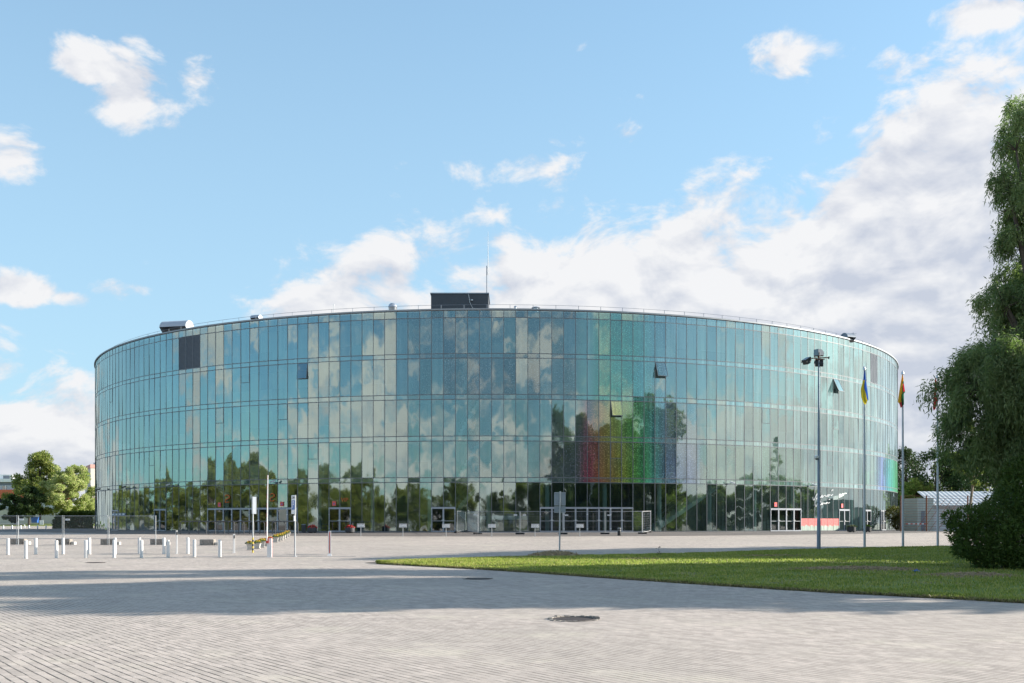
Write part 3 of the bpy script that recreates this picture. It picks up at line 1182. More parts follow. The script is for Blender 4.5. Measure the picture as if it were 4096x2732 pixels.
# doors
def door_set(k0, n, lone_first=False):
    frs = [bay_frame(k) for k in range(k0, k0 + n)]
    for i, fr in enumerate(frs):
        w = fr[3]
        b = MB()
        t = .075
        z0, z1 = ZB + .02, DOOR_TOP
        bbox(b, fr, .0, t, z0, z1, -.02, .075)
        bbox(b, fr, w - t, w - .002, z0, z1, -.02, .075)
        bbox(b, fr, t, w - t, z1 - .17, z1, -.02, .073)
        bbox(b, fr, t, w - t, z0, z0 + .10, -.02, .073)
        d = apart(b, 'door', M['alu_door'])
        g = MB()
        q = [bpt(fr, t, z0 + .10, .02), bpt(fr, w - t, z0 + .10, .02), bpt(fr, w - t, z1 - .17, .02), bpt(fr, t, z1 - .17, .02)]
        g.face(q)
        apart(g, 'door_pane', M['door_glass'], d)
        h = MB()
        side = (i + lone_first) % 2 == 0
        u = w - .04 if side else .04
        bbox(h, fr, u - .02, u + .02, z0 + 1.0, z0 + 1.14, .075, .125)
        bbox(h, fr, u - (.16 if side else -.02), u + (.16 if not side else -.02), z0 + 1.05, z0 + 1.075, .10, .125)
        apart(h, 'handle', M['white_metal'], d)
        h = MB()
        u = .035 if side else w - .035
        for zz in (.22, 1.55, 2.05):
            bbox(h, fr, u - .025, u + .025, z0 + zz, z0 + zz + .12, .075, .10)
        apart(h, 'hinge', M['white_metal'], d)
        h = MB()
        bbox(h, fr, t, w - t, z0 + .98, z0 + 1.02, .022, .05)
        apart(h, 'push_bar', M['galv'], d)


sets = {}
for k in sorted(DOORS):
    sets.setdefault(DOORS[k], []).append(k)
for nm, ks in sets.items():
    door_set(ks[0], len(ks), nm == 'a')

# grey panel with four small notices beside the leftmost door
k0 = kof(480)
for k in range(k0 - 2, k0 + 2):
    fr = bay_frame(k)
    b = MB()
    bbox(b, fr, .03, fr[3] - .03, ZB + 1.62, ZB + 1.95, .05, .075)
    pn = apart(b, 'notice_board', M['galv_dark'])
    b = MB()
    bbox(b, fr, .25, fr[3] - .25, ZB + 1.74, ZB + 1.86, .076, .082)
    apart(b, 'notice', M['lettering_white'], pn)


# fire service stickers, numerals, lettering
def sticker(px, py):
    p = fpt(px, py, .07)
    m = face_mat(p, fnorm(p))
    b = MB()
    s = .19
    c = [m @ Vector(q) for q in ((-s, -s * 1.15, 0), (s, -s * 1.15, 0), (s, s * 1.15, 0), (-s, s * 1.15, 0))]
    nn = fnorm(p) * .008
    b.hexa([c[0], c[1], c[1] - nn, c[0] - nn], [c[3], c[2], c[2] - nn, c[3] - nn])
    st = apart(b, 'fire_sticker', M['sticker_red'])
    b = MB()
    n2 = fnorm(p) * .004
    tri = [m @ Vector(q) + n2 for q in ((-s * .45, -s * .42, 0), (s * .45, -s * .42, 0), (0, s * .45, 0))]
    b.face(tri)
    apart(b, 'triangle', M['sticker_blue'], st)


for q in [(877, 2019), (1127, 2016), (1336, 2014), (3103, 2018), (3369, 2023)]:
    sticker(*q)


def facade_text(name, body, px, py, size, mat, sx=1.0):
    p = fpt(px, py, .09)
    m = Matrix.Translation(-arena.location) @ face_mat(p, fnorm(p))
    return text(name, body, size, M[mat], arena, m, .002, sx=sx)


TWO = [(0, 55), (28, 10), (88, 0), (153, 50), (153, 120), (88, 150), (18, 180), (-2, 260), (13, 295), (148, 275)]
for ox, oy in ((901.5, 1980), (1081.4, 1974.3)):
    b = MB()
    b.tube([fpt(ox + x / 9.8, oy + y / 9.8, .09) for x, y in TWO], .055, 6)
    apart(b, 'door_number', M['orange_ink'], smooth=True)
facade_text('door_lettering', 'VIP', 1378, 2000, .52, 'orange_ink', 1.0)

b = MB()


def strokes(lst, fx, fy):
    for st in lst:
        q = [Vector((fx(x), fy(y), 0)) for x, y in st]
        # smooth the pen stroke
        for _ in range(2):
            if len(q) > 2:
                o = [q[0]]
                for i in range(len(q) - 1):
                    o += [q[i] * .75 + q[i + 1] * .25, q[i] * .25 + q[i + 1] * .75]
                o.append(q[-1])
                q = o
        b.tube([fpt(3200 + v.x / 5.8075, 1900 + v.y / 5.8075, .10) for v in q], .032, 6)


WORD = [[(295, 515), (300, 560), (312, 590), (330, 575), (360, 500), (408, 408), (385, 480), (372, 560), (378, 572), (410, 500), (470, 385), (450, 460), (438, 520), (445, 540), (465, 528)],
        [(462, 530), (500, 500), (522, 478), (512, 468), (494, 486), (488, 512), (505, 524), (540, 500)],
        [(540, 502), (562, 468), (572, 482), (592, 470), (584, 496), (600, 504), (628, 480)],
        [(664, 458), (640, 462), (628, 488), (642, 502), (672, 480)],
        [(672, 480), (700, 444), (704, 474), (722, 484), (757, 450)], [(728, 376), (742, 352), (764, 346)]]
strokes(WORD, lambda x: x, lambda y: y)
strokes(WORD, lambda x: 355 + (x - 295) * .72, lambda y: 682 + (y - 515) * .72)
apart(b, 'white_lettering', M['lettering_white'], smooth=True)


def poppy_mat():
    m = bpy.data.materials.new('poppy_film')
    m.use_nodes = True
    nt = NT(m.node_tree)
    bs = m.node_tree.nodes['Principled BSDF']
    uv = nt.n('ShaderNodeUVMap')
    u, v, _ = nt.sep(uv.outputs[0])
    vo = nt.n('ShaderNodeTexVoronoi', voronoi_dimensions='2D')
    nt.l(nt.comb(u, v, 0), vo.inputs['Vector'])
    vo.inputs['Scale'].default_value = 4.2
    dd = vo.outputs['Distance']
    edge = nt.ramp(dd, .0, .55, .85, 1.1)
    c = nt.mix(nt.ramp(dd, .04, .07), (.12, .03, .03, 1), (.72, .18, .17, 1))
    c = nt.mix(1.0, c, nt.comb(edge, edge, edge), blend='MULTIPLY')
    c = nt.mix(nt.ramp(nt.noise(nt.comb(u, v, 1), 5, 4, .6), .6, .72), c, (.20, .24, .13, 1))
    stem = nt.ramp(nt.noise(nt.comb(nt.math('MULTIPLY', u, 14), nt.math('MULTIPLY', v, .8), 0), 1, 3, .6), .42, .58)
    lowc = nt.mix(stem, (.30, .36, .28, 1), (.52, .60, .55, 1))
    wob = nt.math('MULTIPLY', nt.noise(nt.comb(u, 0, 0), 2.2, 3, .6), .9)
    c = nt.mix(nt.ramp(nt.math('SUBTRACT', v, wob), .0, .06), lowc, c)
    nt.l(c, bs.inputs['Base Color'])
    bs.inputs['Roughness'].default_value = .4
    return m


M['poppy'] = poppy_mat()
for k in range(kof(3206), kof(3357)):
    fr = bay_frame(k)
    b = MB()
    z0, z1 = ZB + .08, ZB + 1.30
    b.face([bpt(fr, .03, z0, .03), bpt(fr, fr[3] - .03, z0, .03), bpt(fr, fr[3] - .03, z1, .03), bpt(fr, .03, z1, .03)])
    b.uv = [(k * 1.1, 0), (k * 1.1 + 1.05, 0), (k * 1.1 + 1.05, 1.22), (k * 1.1, 1.22)]
    apart(b, 'poppy_film', M['poppy'])

# guard rail along the roof edge
gr = thing('roof_guard_rail', 'thin wire guard rail on short posts along the arena roof edge', 'railing', (CX, CY, ZT))
b = MB()
rr = RAD - .7
for zz in (.62, .12):
    b.tube([(CX + rr * math.sin(a), CY - rr * math.cos(a), ZT + zz) for a in np.linspace(-1.3, 1.3, 140)], .014, 4)
apart(b, 'wire', M['galv_dark'], gr)
for k in np.arange(-57, 58, 1.95):
    a = PH0 + k * DPH
    b = MB()
    p = Vector((CX + rr * math.sin(a), CY - rr * math.cos(a), ZT))
    b.tube([p, p + Vector((0, 0, .64))], .022, 5)
    apart(b, 'post', M['galv_dark'], gr)

# things on the roof
D = 107.0
x0, x1 = xat(1724, D), xat(1953, D)
t = thing('plant_room', 'dark grey metal clad plant room on the arena roof below the mast', 'plant room', ((x0 + x1) / 2, D + 2.5, ZT))
h = up(1176, D) - ZT
b = MB()
b.box((0, 0, h / 2), (x1 - x0, 5, h))
b.build('wall', M['dark_wall'], t)
b = MB()
b.box((0, 0, h + .06), (x1 - x0 + .16, 5.16, .12))
b.build('roof', M['galv_dark'], t)
b = MB()
b.tube([(.9, -2.54, h), (1.05, -2.54, h - .9), (1.35, -2.54, h - 1.5), (1.3, -2.54, .1)], .03, 5)
b.lathe((1.25, -2.62, h - .7), [(.14, 0), (.14, .1)], 10)
b.build('cable', M['galv'], t)
b = MB()
b.box((x1 - x0 - 2.9 + .35, -2.0, .75), (.45, .5, 1.5))
b.tube([((x1 - x0) / 2 + .25, -2.2, .8), ((x1 - x0) / 2 + .25, -2.2, 2.1)], .06, 6)
b.build('side_unit', M['galv_dark'], t)
Dm = 108.0
xm = xat(1947, Dm)
t = thing('antenna_mast', 'tall thin radio mast rising beside the plant room on the roof', 'mast', (xm, Dm, up(1174, Dm) - .3))
zt_ = up(925, Dm) - t.location.z
b = MB()
b.tube([(0, 0, 0), (0, 0, zt_ * .47)], .05, 6)
b.build('pole', M['galv_dark'], t)
b = MB()
b.tube([(.14, 0, zt_ * .33), (.14, 0, zt_ * .62), (.14, 0, zt_)], [.045, .04, .012], 6)
b.tube([(0, 0, zt_ * .36), (.14, 0, zt_ * .36)], .02, 5)
b.tube([(0, 0, zt_ * .44), (.14, 0, zt_ * .44)], .02, 5)
b.build('whip', M['white_metal'], t)


def hood(px, py_top, D, length, r, yaw, label, mat):
    """half round ventilation hood with a dark open underside"""
    z = up(py_top, D) - r
    t = thing('roof_vent', label, 'roof vent', (xat(px, D), D, ZT), yaw)
    b = MB()
    n = 14
    zz = z - ZT
    a0, a1 = R_(-70), R_(168)
    ring = [(r * math.cos(a0 + (a1 - a0) * i / n), r * math.sin(a0 + (a1 - a0) * i / n)) for i in range(n + 1)]
    vs = [(-length / 2, p[0], zz + p[1]) for p in ring] + [(length / 2, p[0], zz + p[1]) for p in ring]
    fs = [(i, i + 1, n + 2 + i, n + 1 + i) for i in range(n)]
    fs += [tuple(range(n + 1)), tuple(range(2 * n + 1, n, -1))]
    b.mesh(vs, fs)
    b.build('hood', mat, t, smooth=True)
    b = MB()
    b.box((0, 0, (zz - r * .5) / 2), (length * .9, r * 1.1, max(.2, zz - r * .5)))
    b.build('base', M['dark_void'], t)  # near black box stands in for the shade inside the hood
    return t


hood(708, 1284, 112.5, 3.1, .95, R_(-14), 'big white half round vent hood at the left roof edge', M['hood_white'])
hood(1026, 1260, 105, .95, .42, R_(-20), 'small silver vent hood between the two larger roof vents', M['zinc'])
hood(3392, 1333, 112, 1.15, .62, R_(25), 'dark reflecting vent dome at the right end of the roof', M['galv_dark'])
t = thing('roof_vent', 'shiny round metal duct cowl on the roof left of the plant room', 'roof vent', (xat(1571, 104), 104, ZT))
b = MB()
hz_ = up(1212, 104) - ZT
b.lathe((0, 0, 0), [(.42, 0), (.42, hz_ - .5), (.46, hz_ - .42), (.40, hz_ - .2), (.25, hz_ - .05), (.05, hz_)], 16)
b.build('cowl', M['zinc'], t, smooth=True)
b = MB()
b.tube([(0, 0, hz_ * .5), (.45, -.2, hz_ * .35)], [.3, .3], 10)
b.build('duct', M['zinc'], t, smooth=True)
for px, py, ww, lab in [(2062, 1223, .20, 'small roof vent cap right of the plant room'), (2143, 1226, .5, 'low wide roof vent cap farther right on the roof edge')]:
    t = thing('roof_vent', lab, 'roof vent', (xat(px, 100), 100, ZT))
    hz_ = max(.4, up(py, 100) - ZT)
    b = MB()
    b.lathe((0, 0, 0), [(ww * .5, 0), (ww * .5, hz_ - .14)], 10)
    b.build('neck', M['zinc'], t, smooth=True)
    b = MB()
    b.lathe((0, 0, hz_ - .14), [(ww * .85, 0), (ww * .6, .09), (.03, .14)], 10)
    b.build('cap', M['zinc'], t, smooth=True)
t = thing('lightning_rod', 'short white lightning rod standing on the roof edge', 'lightning rod', (xat(1335, 103), 103, ZT))
hz_ = up(1219, 103) - ZT
b = MB()
b.tube([(0, 0, 0), (0, 0, hz_)], .03, 6)
b.box((0, 0, .06), (.3, .3, .12))
b.lathe((0, 0, hz_ - .06), [(.05, 0), (.05, .1)], 6)
b.build('rod', M['white_metal'], t)
t = thing('tv_antenna', 'small television aerial beside the right roof dome', 'antenna', (xat(3413, 112), 112, ZT))
hz_ = up(1330, 112) - ZT
b = MB()
b.tube([(0, 0, 0), (0, 0, hz_)], .025, 5)
for i in range(4):
    b.tube([(-.3 + .05 * i, 0, hz_ - .1 - .16 * i), (.35 - .05 * i, 0, hz_ - .12 - .16 * i)], .014, 4)
b.build('aerial', M['galv_dark'], t)


# cameras on the facade
def cctv(px, py, yaw, label, mat):
    p = fpt(px, py, .05)
    nn = fnorm(p)
    t = thing('security_camera', label, 'security camera', p, math.atan2(nn.x, -nn.y))
    b = MB()
    b.box((0, -.03, 0), (.14, .06, .16))
    b.tube([(0, -.05, 0), (0, -.35, .02), (.05, -.5, .08)], .028, 6)
    b.build('bracket', M['galv_dark'], t)
    b = MB()
    b.box((0, 0, 0), (.13, .48, .14), mat=Matrix.Rotation(yaw, 4, 'Z') @ Matrix.Rotation(R_(18), 4, 'X'), bev=.03)
    o = b.build('housing', mat, t)
    o.location = (.08, -.58, .12)
    b = MB()
    b.lathe((0, 0, 0), [(.05, 0), (.05, .02)], 10)
    l = b.build('lens', M['black'], o)
    l.rotation_euler = (R_(90 + 18), 0, yaw)
    l.location = Matrix.Rotation(yaw, 3, 'Z') @ Vector((0, -.245, -.08))


cctv(2912, 1936, R_(60), 'white security camera on the facade above the right ground floor stair', M['white_metal'])
cctv(3235, 1944, R_(60), 'white security camera on the facade above the poppy film', M['white_metal'])
cctv(1104, 1931, R_(-50), 'grey security camera above the doors numbered 2', M['galv'])
cctv(690, 1944, R_(-40), 'grey security camera above the double door with the fence post before it', M['galv'])
cctv(515, 1953, R_(-40), 'dark security camera above the leftmost trees mirrored in the glass', M['black'])
cctv(415, 1962, R_(0), 'black security camera at the far left edge of the glass', M['black'])

# ------------------------------------------------------------------ street furniture
ORD = ['first', 'second', 'third', 'fourth', 'fifth', 'sixth', 'seventh', 'eighth', 'ninth', 'tenth', 'eleventh', 'twelfth', 'thirteenth']

b = MB()
b.lathe((0, 0, 0), [(.085, 0), (.085, .015), (.073, .02), (.073, .77), (.068, .79), (.055, .80)], 16)
b.lathe((0, 0, 0), [(.125, 0), (.12, .006)], 16, 1)
bol = b.build('white_bollard', [M['white_paint'], M['hay']], smooth=True)
tag(bol, 'x', 'bollard', 'white bollards in two rows on the plaza')
rowA = [(91, 1340), (408, 1335), (720, 1333), (1020, 1332), (1312, 1331), (1590, 1331), (1870, 1331)]
rowA = [(x * .3507, 1750 + y * .3507) for x, y in rowA] + [(751, 2216)]
rowB = [(295, 1382), (644, 1378), (979, 1376), (1302, 1373), (1614, 1372), (1917, 1371)]
rowB = [(x * .3507, 1750 + y * .3507) for x, y in rowB] + [(777.5, 2229), (879, 2229)]
first = True
for nm, row in (('farther', rowA), ('nearer', rowB)):
    for i, (px, py) in enumerate(row):
        if first:
            o = bol
            first = False
        else:
            o = bol.copy()
            COL.objects.link(o)
        o.location = at(px, py)
        o.rotation_euler.z = i * 1.3
        o['label'] = 'round white bollard, %s from the left in the %s bollard row' % (ORD[i], nm)

for px, py, hpx, w, lab in [(707, 2216.8, 95, .085, 'slim white square post with black hook near the loose concrete block'), (936, 2213, 77, .095, 'slim white square post with black hook left of the yellow flower pots')]:
    p = at(px, py)
    t = thing('square_post', lab, 'post', p, R_(20))
    h = hpx * p.y / F
    b = MB()
    b.box((0, 0, h / 2), (w, w, h), bev=.008)
    b.box((0, 0, .012), (w * 1.9, w * 1.9, .024))
    b.build('shaft', M['white_paint'], t)
    b = MB()
    b.tube([(.02, -w / 2, h - .2), (.02, -w / 2 - .05, h - .2), (.02, -w / 2 - .06, h - .1), (.02, -w / 2 - .03, h - .06)], .018, 6)
    b.box((.01, -w / 2 - .01, h - .14), (.06, .03, .14))
    b.build('hook', M['black'], t)

# concrete blocks holding the mesh fence
blk = thing('concrete_block', 'x', 'concrete block', (0, 0, 0), 0, 'concrete fence blocks')
b = MB()
b.box((0, 0, .18), (.86, .42, .36), bev=.025)
b.build('block', M['concrete'], blk)
b = MB()
b.box((.56, .03, .09), (.24, .34, .18), bev=.02)
b.build('end_stub', M['concrete_pale'], blk)  # the paler concrete stands in for sunlight on this end piece
first = True
labs = ['leftmost concrete block at the foot of the mesh fence', 'second concrete block of the mesh fence from the left', 'third concrete block of the mesh fence from the left',
        'rightmost concrete block under the last mesh fence post', 'loose stained concrete block standing alone right of the mesh fence']
for (px, py), lab in zip([(75, 2177.5), (257, 2178.5), (435, 2179), (633, 2179), (831, 2181)], labs):
    o = blk if first else dup(blk, (0, 0, 0))
    first = False
    o.location = at(px, py)
    o['label'] = lab
    o.rotation_euler.z = R_(random.Random(px).uniform(-4, 4))


def mesh_panel(name, label, A, B, h, nv, hs, mat, zlow=.12, cat='fence panel', group=None, r=.021, wire=.003):
    """temporary fence panel: two posts, a rail and welded mesh between two ground points"""
    A, B = Vector(A), Vector(B)
    t = thing(name, label, cat, A, 0, group)
    d = B - A
    for p in (Vector((0, 0, 0)), d):
        b = MB()
        b.tube([p, p + Vector((0, 0, h + .03))], r, 8)
        b.build('post', mat, t)
    b = MB()
    for z in (h, zlow):
        b.tube([Vector((0, 0, z)), d + Vector((0, 0, z))], r * .75, 6)
    b.build('rail', mat, t)
    b = MB()
    for i in range(1, nv):
        p = d * (i / nv)
        b.tube([p + Vector((0, 0, zlow)), p + Vector((0, 0, h))], wire, 3, caps=False)
    for z in hs:
        b.tube([Vector((0, 0, z)), d + Vector((0, 0, z))], wire, 3, caps=False)
    b.build('mesh', mat, t)
    return t, d


def plate(px, py, A, B, w, h, name, label, mat='sign_white', writing=None):
    A, B = Vector(A), Vector(B)
    f = ((px - 2048) / F * A.y - A.x) / max(1e-6, (B.x - A.x) - (px - 2048) / F * (B.y - A.y))
    p = A.lerp(B, min(1, max(0, f)))
    t = thing(name, label, 'plate', (p.x, p.y - .03, up(py, p.y)))
    b = MB()
    b.box((0, 0, 0), (w, .012, h))
    b.build('panel', M[mat], t)
    b = MB()
    b.box((0, -.008, h * .08), (w * .7, .004, h * .22))
    b.build('print', M['sign_back'], t)


fx = [(0, 2179), (70.5, 2179), (252, 2180), (432.5, 2180), (626, 2181)]
P = [at(-110, 2179)] + [at(x, y) for x, y in fx[1:]]
LF = ['leftmost mesh fence panel, cut by the picture edge', 'mesh fence panel in front of the two bushy trees', 'mesh fence panel in front of the hedge and the drum edge', 'mesh fence panel before the leftmost glass doors']
for i in range(4):
    a, c = P[i].copy(), P[i + 1].copy()
    dirv = (c - a).normalized()
    h = up(2063.5, a.y) - a.z
    mesh_panel('mesh_fence', LF[i], a + dirv * .05, c - dirv * .05, h, 42 if i else 40, (h * .55,), M['galv'], zlow=.38, group='mesh fence panels on the left')
plate(87, 2078, P[1], P[2], .26, .10, 'white_plate', 'small white plate on the fence panel before the trees')
plate(271, 2078, P[2], P[3], .26, .10, 'white_plate', 'small white plate on the fence panel before the hedge')

# low grey bollards along the far kerb
b = MB()
b.lathe((0, 0, 0), [(.12, 0), (.12, .86), (.09, .92)], 12)
gb = b.build('grey_bollard', M['galv'], smooth=True)
tag(gb, 'x', 'bollard', 'short grey bollards along the far lane')
for i, x in enumerate([38, 138, 236, 332, 429, 525, 620, 900, 995, 1085]):
    o = gb if i == 0 else gb.copy()
    if i:
        COL.objects.link(o)
    o.location = (xat(x * .3507, 185), 185, .46)
    o['label'] = ('short grey bollard behind the mesh fence, %s from the left' % ORD[i]) if i < 7 else 'short grey bollard before the dark hedge, %s of three from the left' % ORD[i - 7]
D = at(100, 2110).y
t = thing('steel_rail', 'low bent steel rail on the grass edge behind the short bollards', 'rail', (xat(-60, 198), 198, .90))
b = MB()
b.tube([(0, 0, 0), (0, 0, .55), (.15, 0, .7), (7.2, 0, .7), (7.45, 0, .55), (7.5, 0, 0)], .07, 8)
b.build('bar', M['galv'], t, smooth=True)
t = thing('notice_board', 'white notice board on legs on the lawn before the trees', 'notice board', (xat(166, 207), 207, 1.2))
b = MB()
b.box((0, 0, .72), (.78, .05, .9))
b.build('board', M['sign_white'], t)
b = MB()
for q in (-.15, .15):
    b.tube([(q, .05, 0), (q, .05, 1.0)], .03, 6)
b.build('leg', M['galv_dark'], t)
t = thing('recycling_bin', 'bright blue bin beside the tree trunks on the lawn', 'bin', (xat(141, 240), 240, 1.9))
b = MB()
b.hexa([(-.6, -.5, 0), (.6, -.5, 0), (.6, .5, 0), (-.6, .5, 0)], [(-.75, -.6, 1.2), (.75, -.6, 1.2), (.75, .6, 1.2), (-.75, .6, 1.2)])
b.build('body', M['sign_blue'], t)
b = MB()
b.box((0, 0, 1.26), (1.6, 1.3, .12), bev=.03)
b.build('lid', M['sign_blue'], t)

# steel hoops (bicycle stands) before the left doors
pts = [70, 190, 315, 447, 577, 715, 855, 1000, 1140, 1308]
hp = thing('bicycle_stand', 'x', 'bicycle stand', (0, 0, 0), 0, 'grey steel hoops before the doors')
b = MB()
hh_, L_ = 1.08, 2.1
q = [(0, 0, 0), (0, 0, hh_ - .2), (.05, 0, hh_ - .07), (.2, 0, hh_), (L_ - .2, 0, hh_), (L_ - .05, 0, hh_ - .07), (L_, 0, hh_ - .2), (L_, 0, 0)]
b.tube(q, .042, 8)
b.build('hoop', pmat('dark_grey_steel', (.085, .088, .095), .5, .2, var=.15), hp, smooth=True)
b = MB()
for q in (0, L_):
    b.lathe((q, 0, 0), [(.08, 0), (.08, .015)], 10)
b.build('foot_plate', M['galv_dark'], hp)
for i, x in enumerate(pts):
    o = hp if i == 0 else dup(hp, (0, 0, 0))
    o.location = at(700 + x / 3.3586, 2137)
    o.rotation_euler.z = R_(12)
    o['label'] = 'grey steel bicycle hoop, %s from the left in the row' % ORD[i]

# flower pots with yellow marigolds
def blossoms(b, c, rx, ry, h, n, seed, size, mats):
    r = random.Random(seed)
    for _ in range(n):
        a, q = r.uniform(0, 2 * math.pi), math.sqrt(r.random())
        x, y = c[0] + rx * q * math.cos(a), c[1] + ry * q * math.sin(a)
        z = c[2] + h * (1 - q * q) * r.uniform(.55, 1.0) + r.uniform(-.02, .03)
        s = size * r.uniform(.7, 1.3)
        nx, ny, nz = r.uniform(-.7, .7), r.uniform(-.9, .4), r.uniform(.3, 1)
        m = Vector((nx, ny, nz)).normalized()
        u = m.orthogonal().normalized() * s
        w = m.cross(u)
        p = Vector((x, y, z))
        mm = r.choice(mats)
        ring = [p + u * math.cos(k * math.pi / 3) + w * math.sin(k * math.pi / 3) for k in range(6)]
        b.mesh([p + m * s * .5] + ring, [(0, k + 1, (k + 1) % 6 + 1) for k in range(6)], mm)


def tufts(b, c, rx, ry, h, n, seed, size, mm=0):
    r = random.Random(seed)
    for _ in range(n):
        a, q = r.uniform(0, 2 * math.pi), math.sqrt(r.random())
        x, y = c[0] + rx * q * math.cos(a), c[1] + ry * q * math.sin(a)
        z = c[2] + h * (1 - q * q) * r.uniform(0.1, .8)
        p = Vector((x, y, z))
        d = Vector((r.uniform(-1, 1), r.uniform(-1, 1), r.uniform(.2, 1))).normalized()
        s = d.orthogonal().normalized() * size * .3
        b.mesh([p, p + d * size * .5 + s, p + d * size, p + d * size * .5 - s], [(0, 1, 2, 3)], mm)


def make_pot(variant):
    t = thing('flower_pot', 'x', 'flower pot', (0, 0, 0), 0, 'stone pots of yellow flowers in a row')
    b = MB()
    prof = [(.20, 0), (.24, .02), (.25, .07), (.20, .10), (.21, .14), (.265, .44), (.30, .47), (.33, .50), (.33, .55), (.28, .55), (.26, .50)]
    vs, fs = [], []
    for r, z in prof:
        vs += [(-r, -r, z), (r, -r, z), (r, r, z), (-r, r, z)]
    for i in range(len(prof) - 1):
        for k in range(4):
            a = (k + 1) % 4
            fs.append((i * 4 + k, i * 4 + a, (i + 1) * 4 + a, (i + 1) * 4 + k))
    fs += [(3, 2, 1, 0), tuple(range(len(vs) - 4, len(vs)))]
    b.mesh(vs, fs)
    b.build('pot', M['concrete_pale'], t)
    b = MB()
    tufts(b, (0, 0, .5), .36, .36, .26, 260, 5 + variant, .16)
    b.build('foliage', M['plant_green'], t)
    b = MB()
    blossoms(b, (0, 0, .55), .36, .36, .28, 110 if variant else 60, 3 + variant, .042, [0, 0, 0, 1] if variant else [0, 1, 1])
    b.build('blossoms', [M['yellow_petals'], M['orange_petals']], t)
    return t


pots = [make_pot(0), make_pot(1)]
potpx = [(1010, 1177), (1108, 1158), (1168, 1141), (1217, 1122), (1270, 1098), (1352, 1072), (1392, 1059), (1425, 1046), (1455, 1030), (1488, 1012), (1517, 995)]
used = [0, 0]
for i, (x, y) in enumerate(potpx):
    v = 0 if i in (0, 3, 10) else 1
    o = pots[v] if not used[v] else dup(pots[v], (0, 0, 0))
    used[v] = 1
    o.location = at(700 + x / 3.3586, 1850 + y / 3.3586)
    o.rotation_euler.z = R_(6 + random.Random(i).uniform(-5, 5))
    q_ = .62 * random.Random(i).uniform(.96, 1.05)
    o.scale = (q_, q_, q_)
    o['label'] = ('nearest pale stone pot of the row, with small orange and yellow flowers' if i == 0 else
                  'farthest pale stone pot of the row, close to the hoops' if i == 10 else
                  'pale stone pot of yellow flowers, %s in the row from the nearest' % ORD[i])

# signs seen edge on
p = at(700 + 1612 / 3.3586, 1850 + 1265 / 3.3586)
t = thing('parking_sign', 'white parking sign with blue P panel on a galvanised pole', 'sign', p)
zt_ = up(1981, p.y) - p.z
zb_ = up(2056, p.y) - p.z
b = MB()
b.tube([(0, 0, 0), (0, 0, zt_ - .02)], .038, 10)
b.lathe((0, 0, 0), [(.11, 0), (.11, .015), (.06, .03)], 12)
b.build('pole', M['galv'], t, smooth=True)
wd = .62
rot = Matrix.Rotation(R_(-61), 4, 'Z')
pm = Matrix.Translation((-.05, -.06, (zt_ + zb_) / 2)) @ rot
b = MB()
b.box((0, 0, 0), (wd, .03, zt_ - zb_), mat=pm, bev=.008)
pl = b.build('panel', M['sign_white'], t)
b = MB()
b.box((0, 0, 0), (wd * .72, .006, (zt_ - zb_) * .5), mat=pm @ Matrix.Translation((0, -.019, -.02)))
bp = b.build('blue_field', M['sign_blue'], pl)
text('letter', 'P', .48, M['lettering_white'], bp, pm @ Matrix.Translation((0, -.024, -.02)) @ Matrix.Rotation(R_(90), 4, 'X'))
text('lettering', 'ZONA', .15, M['ink'], pl, pm @ Matrix.Translation((0, -.018, .32)) @ Matrix.Rotation(R_(90), 4, 'X'))
b = MB()
b.box((-.02, -.05, zb_ - .2), (.05, .16, .25))
b.build('tag_plate', M['sign_white'], t)

p = at(700 + 1046 / 3.3586, 1850 + 1211 / 3.3586)
t = thing('traffic_sign', 'grey backed traffic sign turned edge on, its pole striped black and yellow below', 'sign', p)
zt_ = up(1850 + 460 / 3.3586, p.y) - p.z
zb_ = up(1850 + 690 / 3.3586, p.y) - p.z
zs = up(1850 + 1008 / 3.3586, p.y) - p.z
b = MB()
b.tube([(0, 0, zs), (0, 0, zt_ - .02)], .036, 10)
b.build('pole', M['galv'], t, smooth=True)
b = MB()
n = 7
for i in range(n):
    z0, z1 = zs * i / n, zs * (i + 1) / n
    b.tube([(0, 0, z0), (0, 0, z1)], .040, 10, i % 2)
b.build('striped_sleeve', [M['yellow_paint'], M['black']], t)
pm = Matrix.Translation((.05, .03, (zt_ + zb_) / 2)) @ Matrix.Rotation(R_(84), 4, 'Z')
b = MB()
b.box((0, 0, 0), (.6, .025, zt_ - zb_), mat=pm, bev=.006)
pl = b.build('panel', M['sign_back'], t)
b = MB()
for q in (-.29, .29):
    b.box((0, 0, 0), (.025, .05, zt_ - zb_), mat=pm @ Matrix.Translation((q, -.01, 0)))
b.build('frame', M['galv'], pl)

# barrier with its arm raised
p = at(700 + 1272 / 3.3586, 2229)
t = thing('barrier_gate', 'white barrier cabinet with red lid and its striped arm raised upright', 'barrier', p, R_(9))
hc = up(2152, p.y) - p.z
b = MB()
b.box((0, 0, hc / 2), (.21, .28, hc), bev=.01)
b.build('cabinet', M['white_metal'], t)
b = MB()
b.box((0, 0, hc + .02), (.23, .30, .045))
b.box((.107, .1, hc / 2), (.012, .05, hc - .02))
b.build('red_trim', M['red_paint'], t)
ax0, ax1 = xat(700 + 1238 / 3.3586, p.y) - p.x, xat(700 + 1251 / 3.3586, p.y) - p.x
za, zb2 = hc - .12, up(1901, p.y) - p.z
b = MB()
n = 14
for i in range(n):
    q = lambda k: Vector((ax0 + (ax1 - ax0) * k / n, -.17, za + (zb2 - za) * k / n))
    r0, r1 = .034 - .012 * i / n, .034 - .012 * (i + 1) / n
    b.tube([q(i), q(i + 1)], [r0, r1], 8, 0)
    if i % 2:
        b.tube([q(i) + Vector((-.022, -.006, 0)), q(i + 1) + Vector((-.022, -.006, 0))], [r0 * .62, r1 * .62], 6, 1)
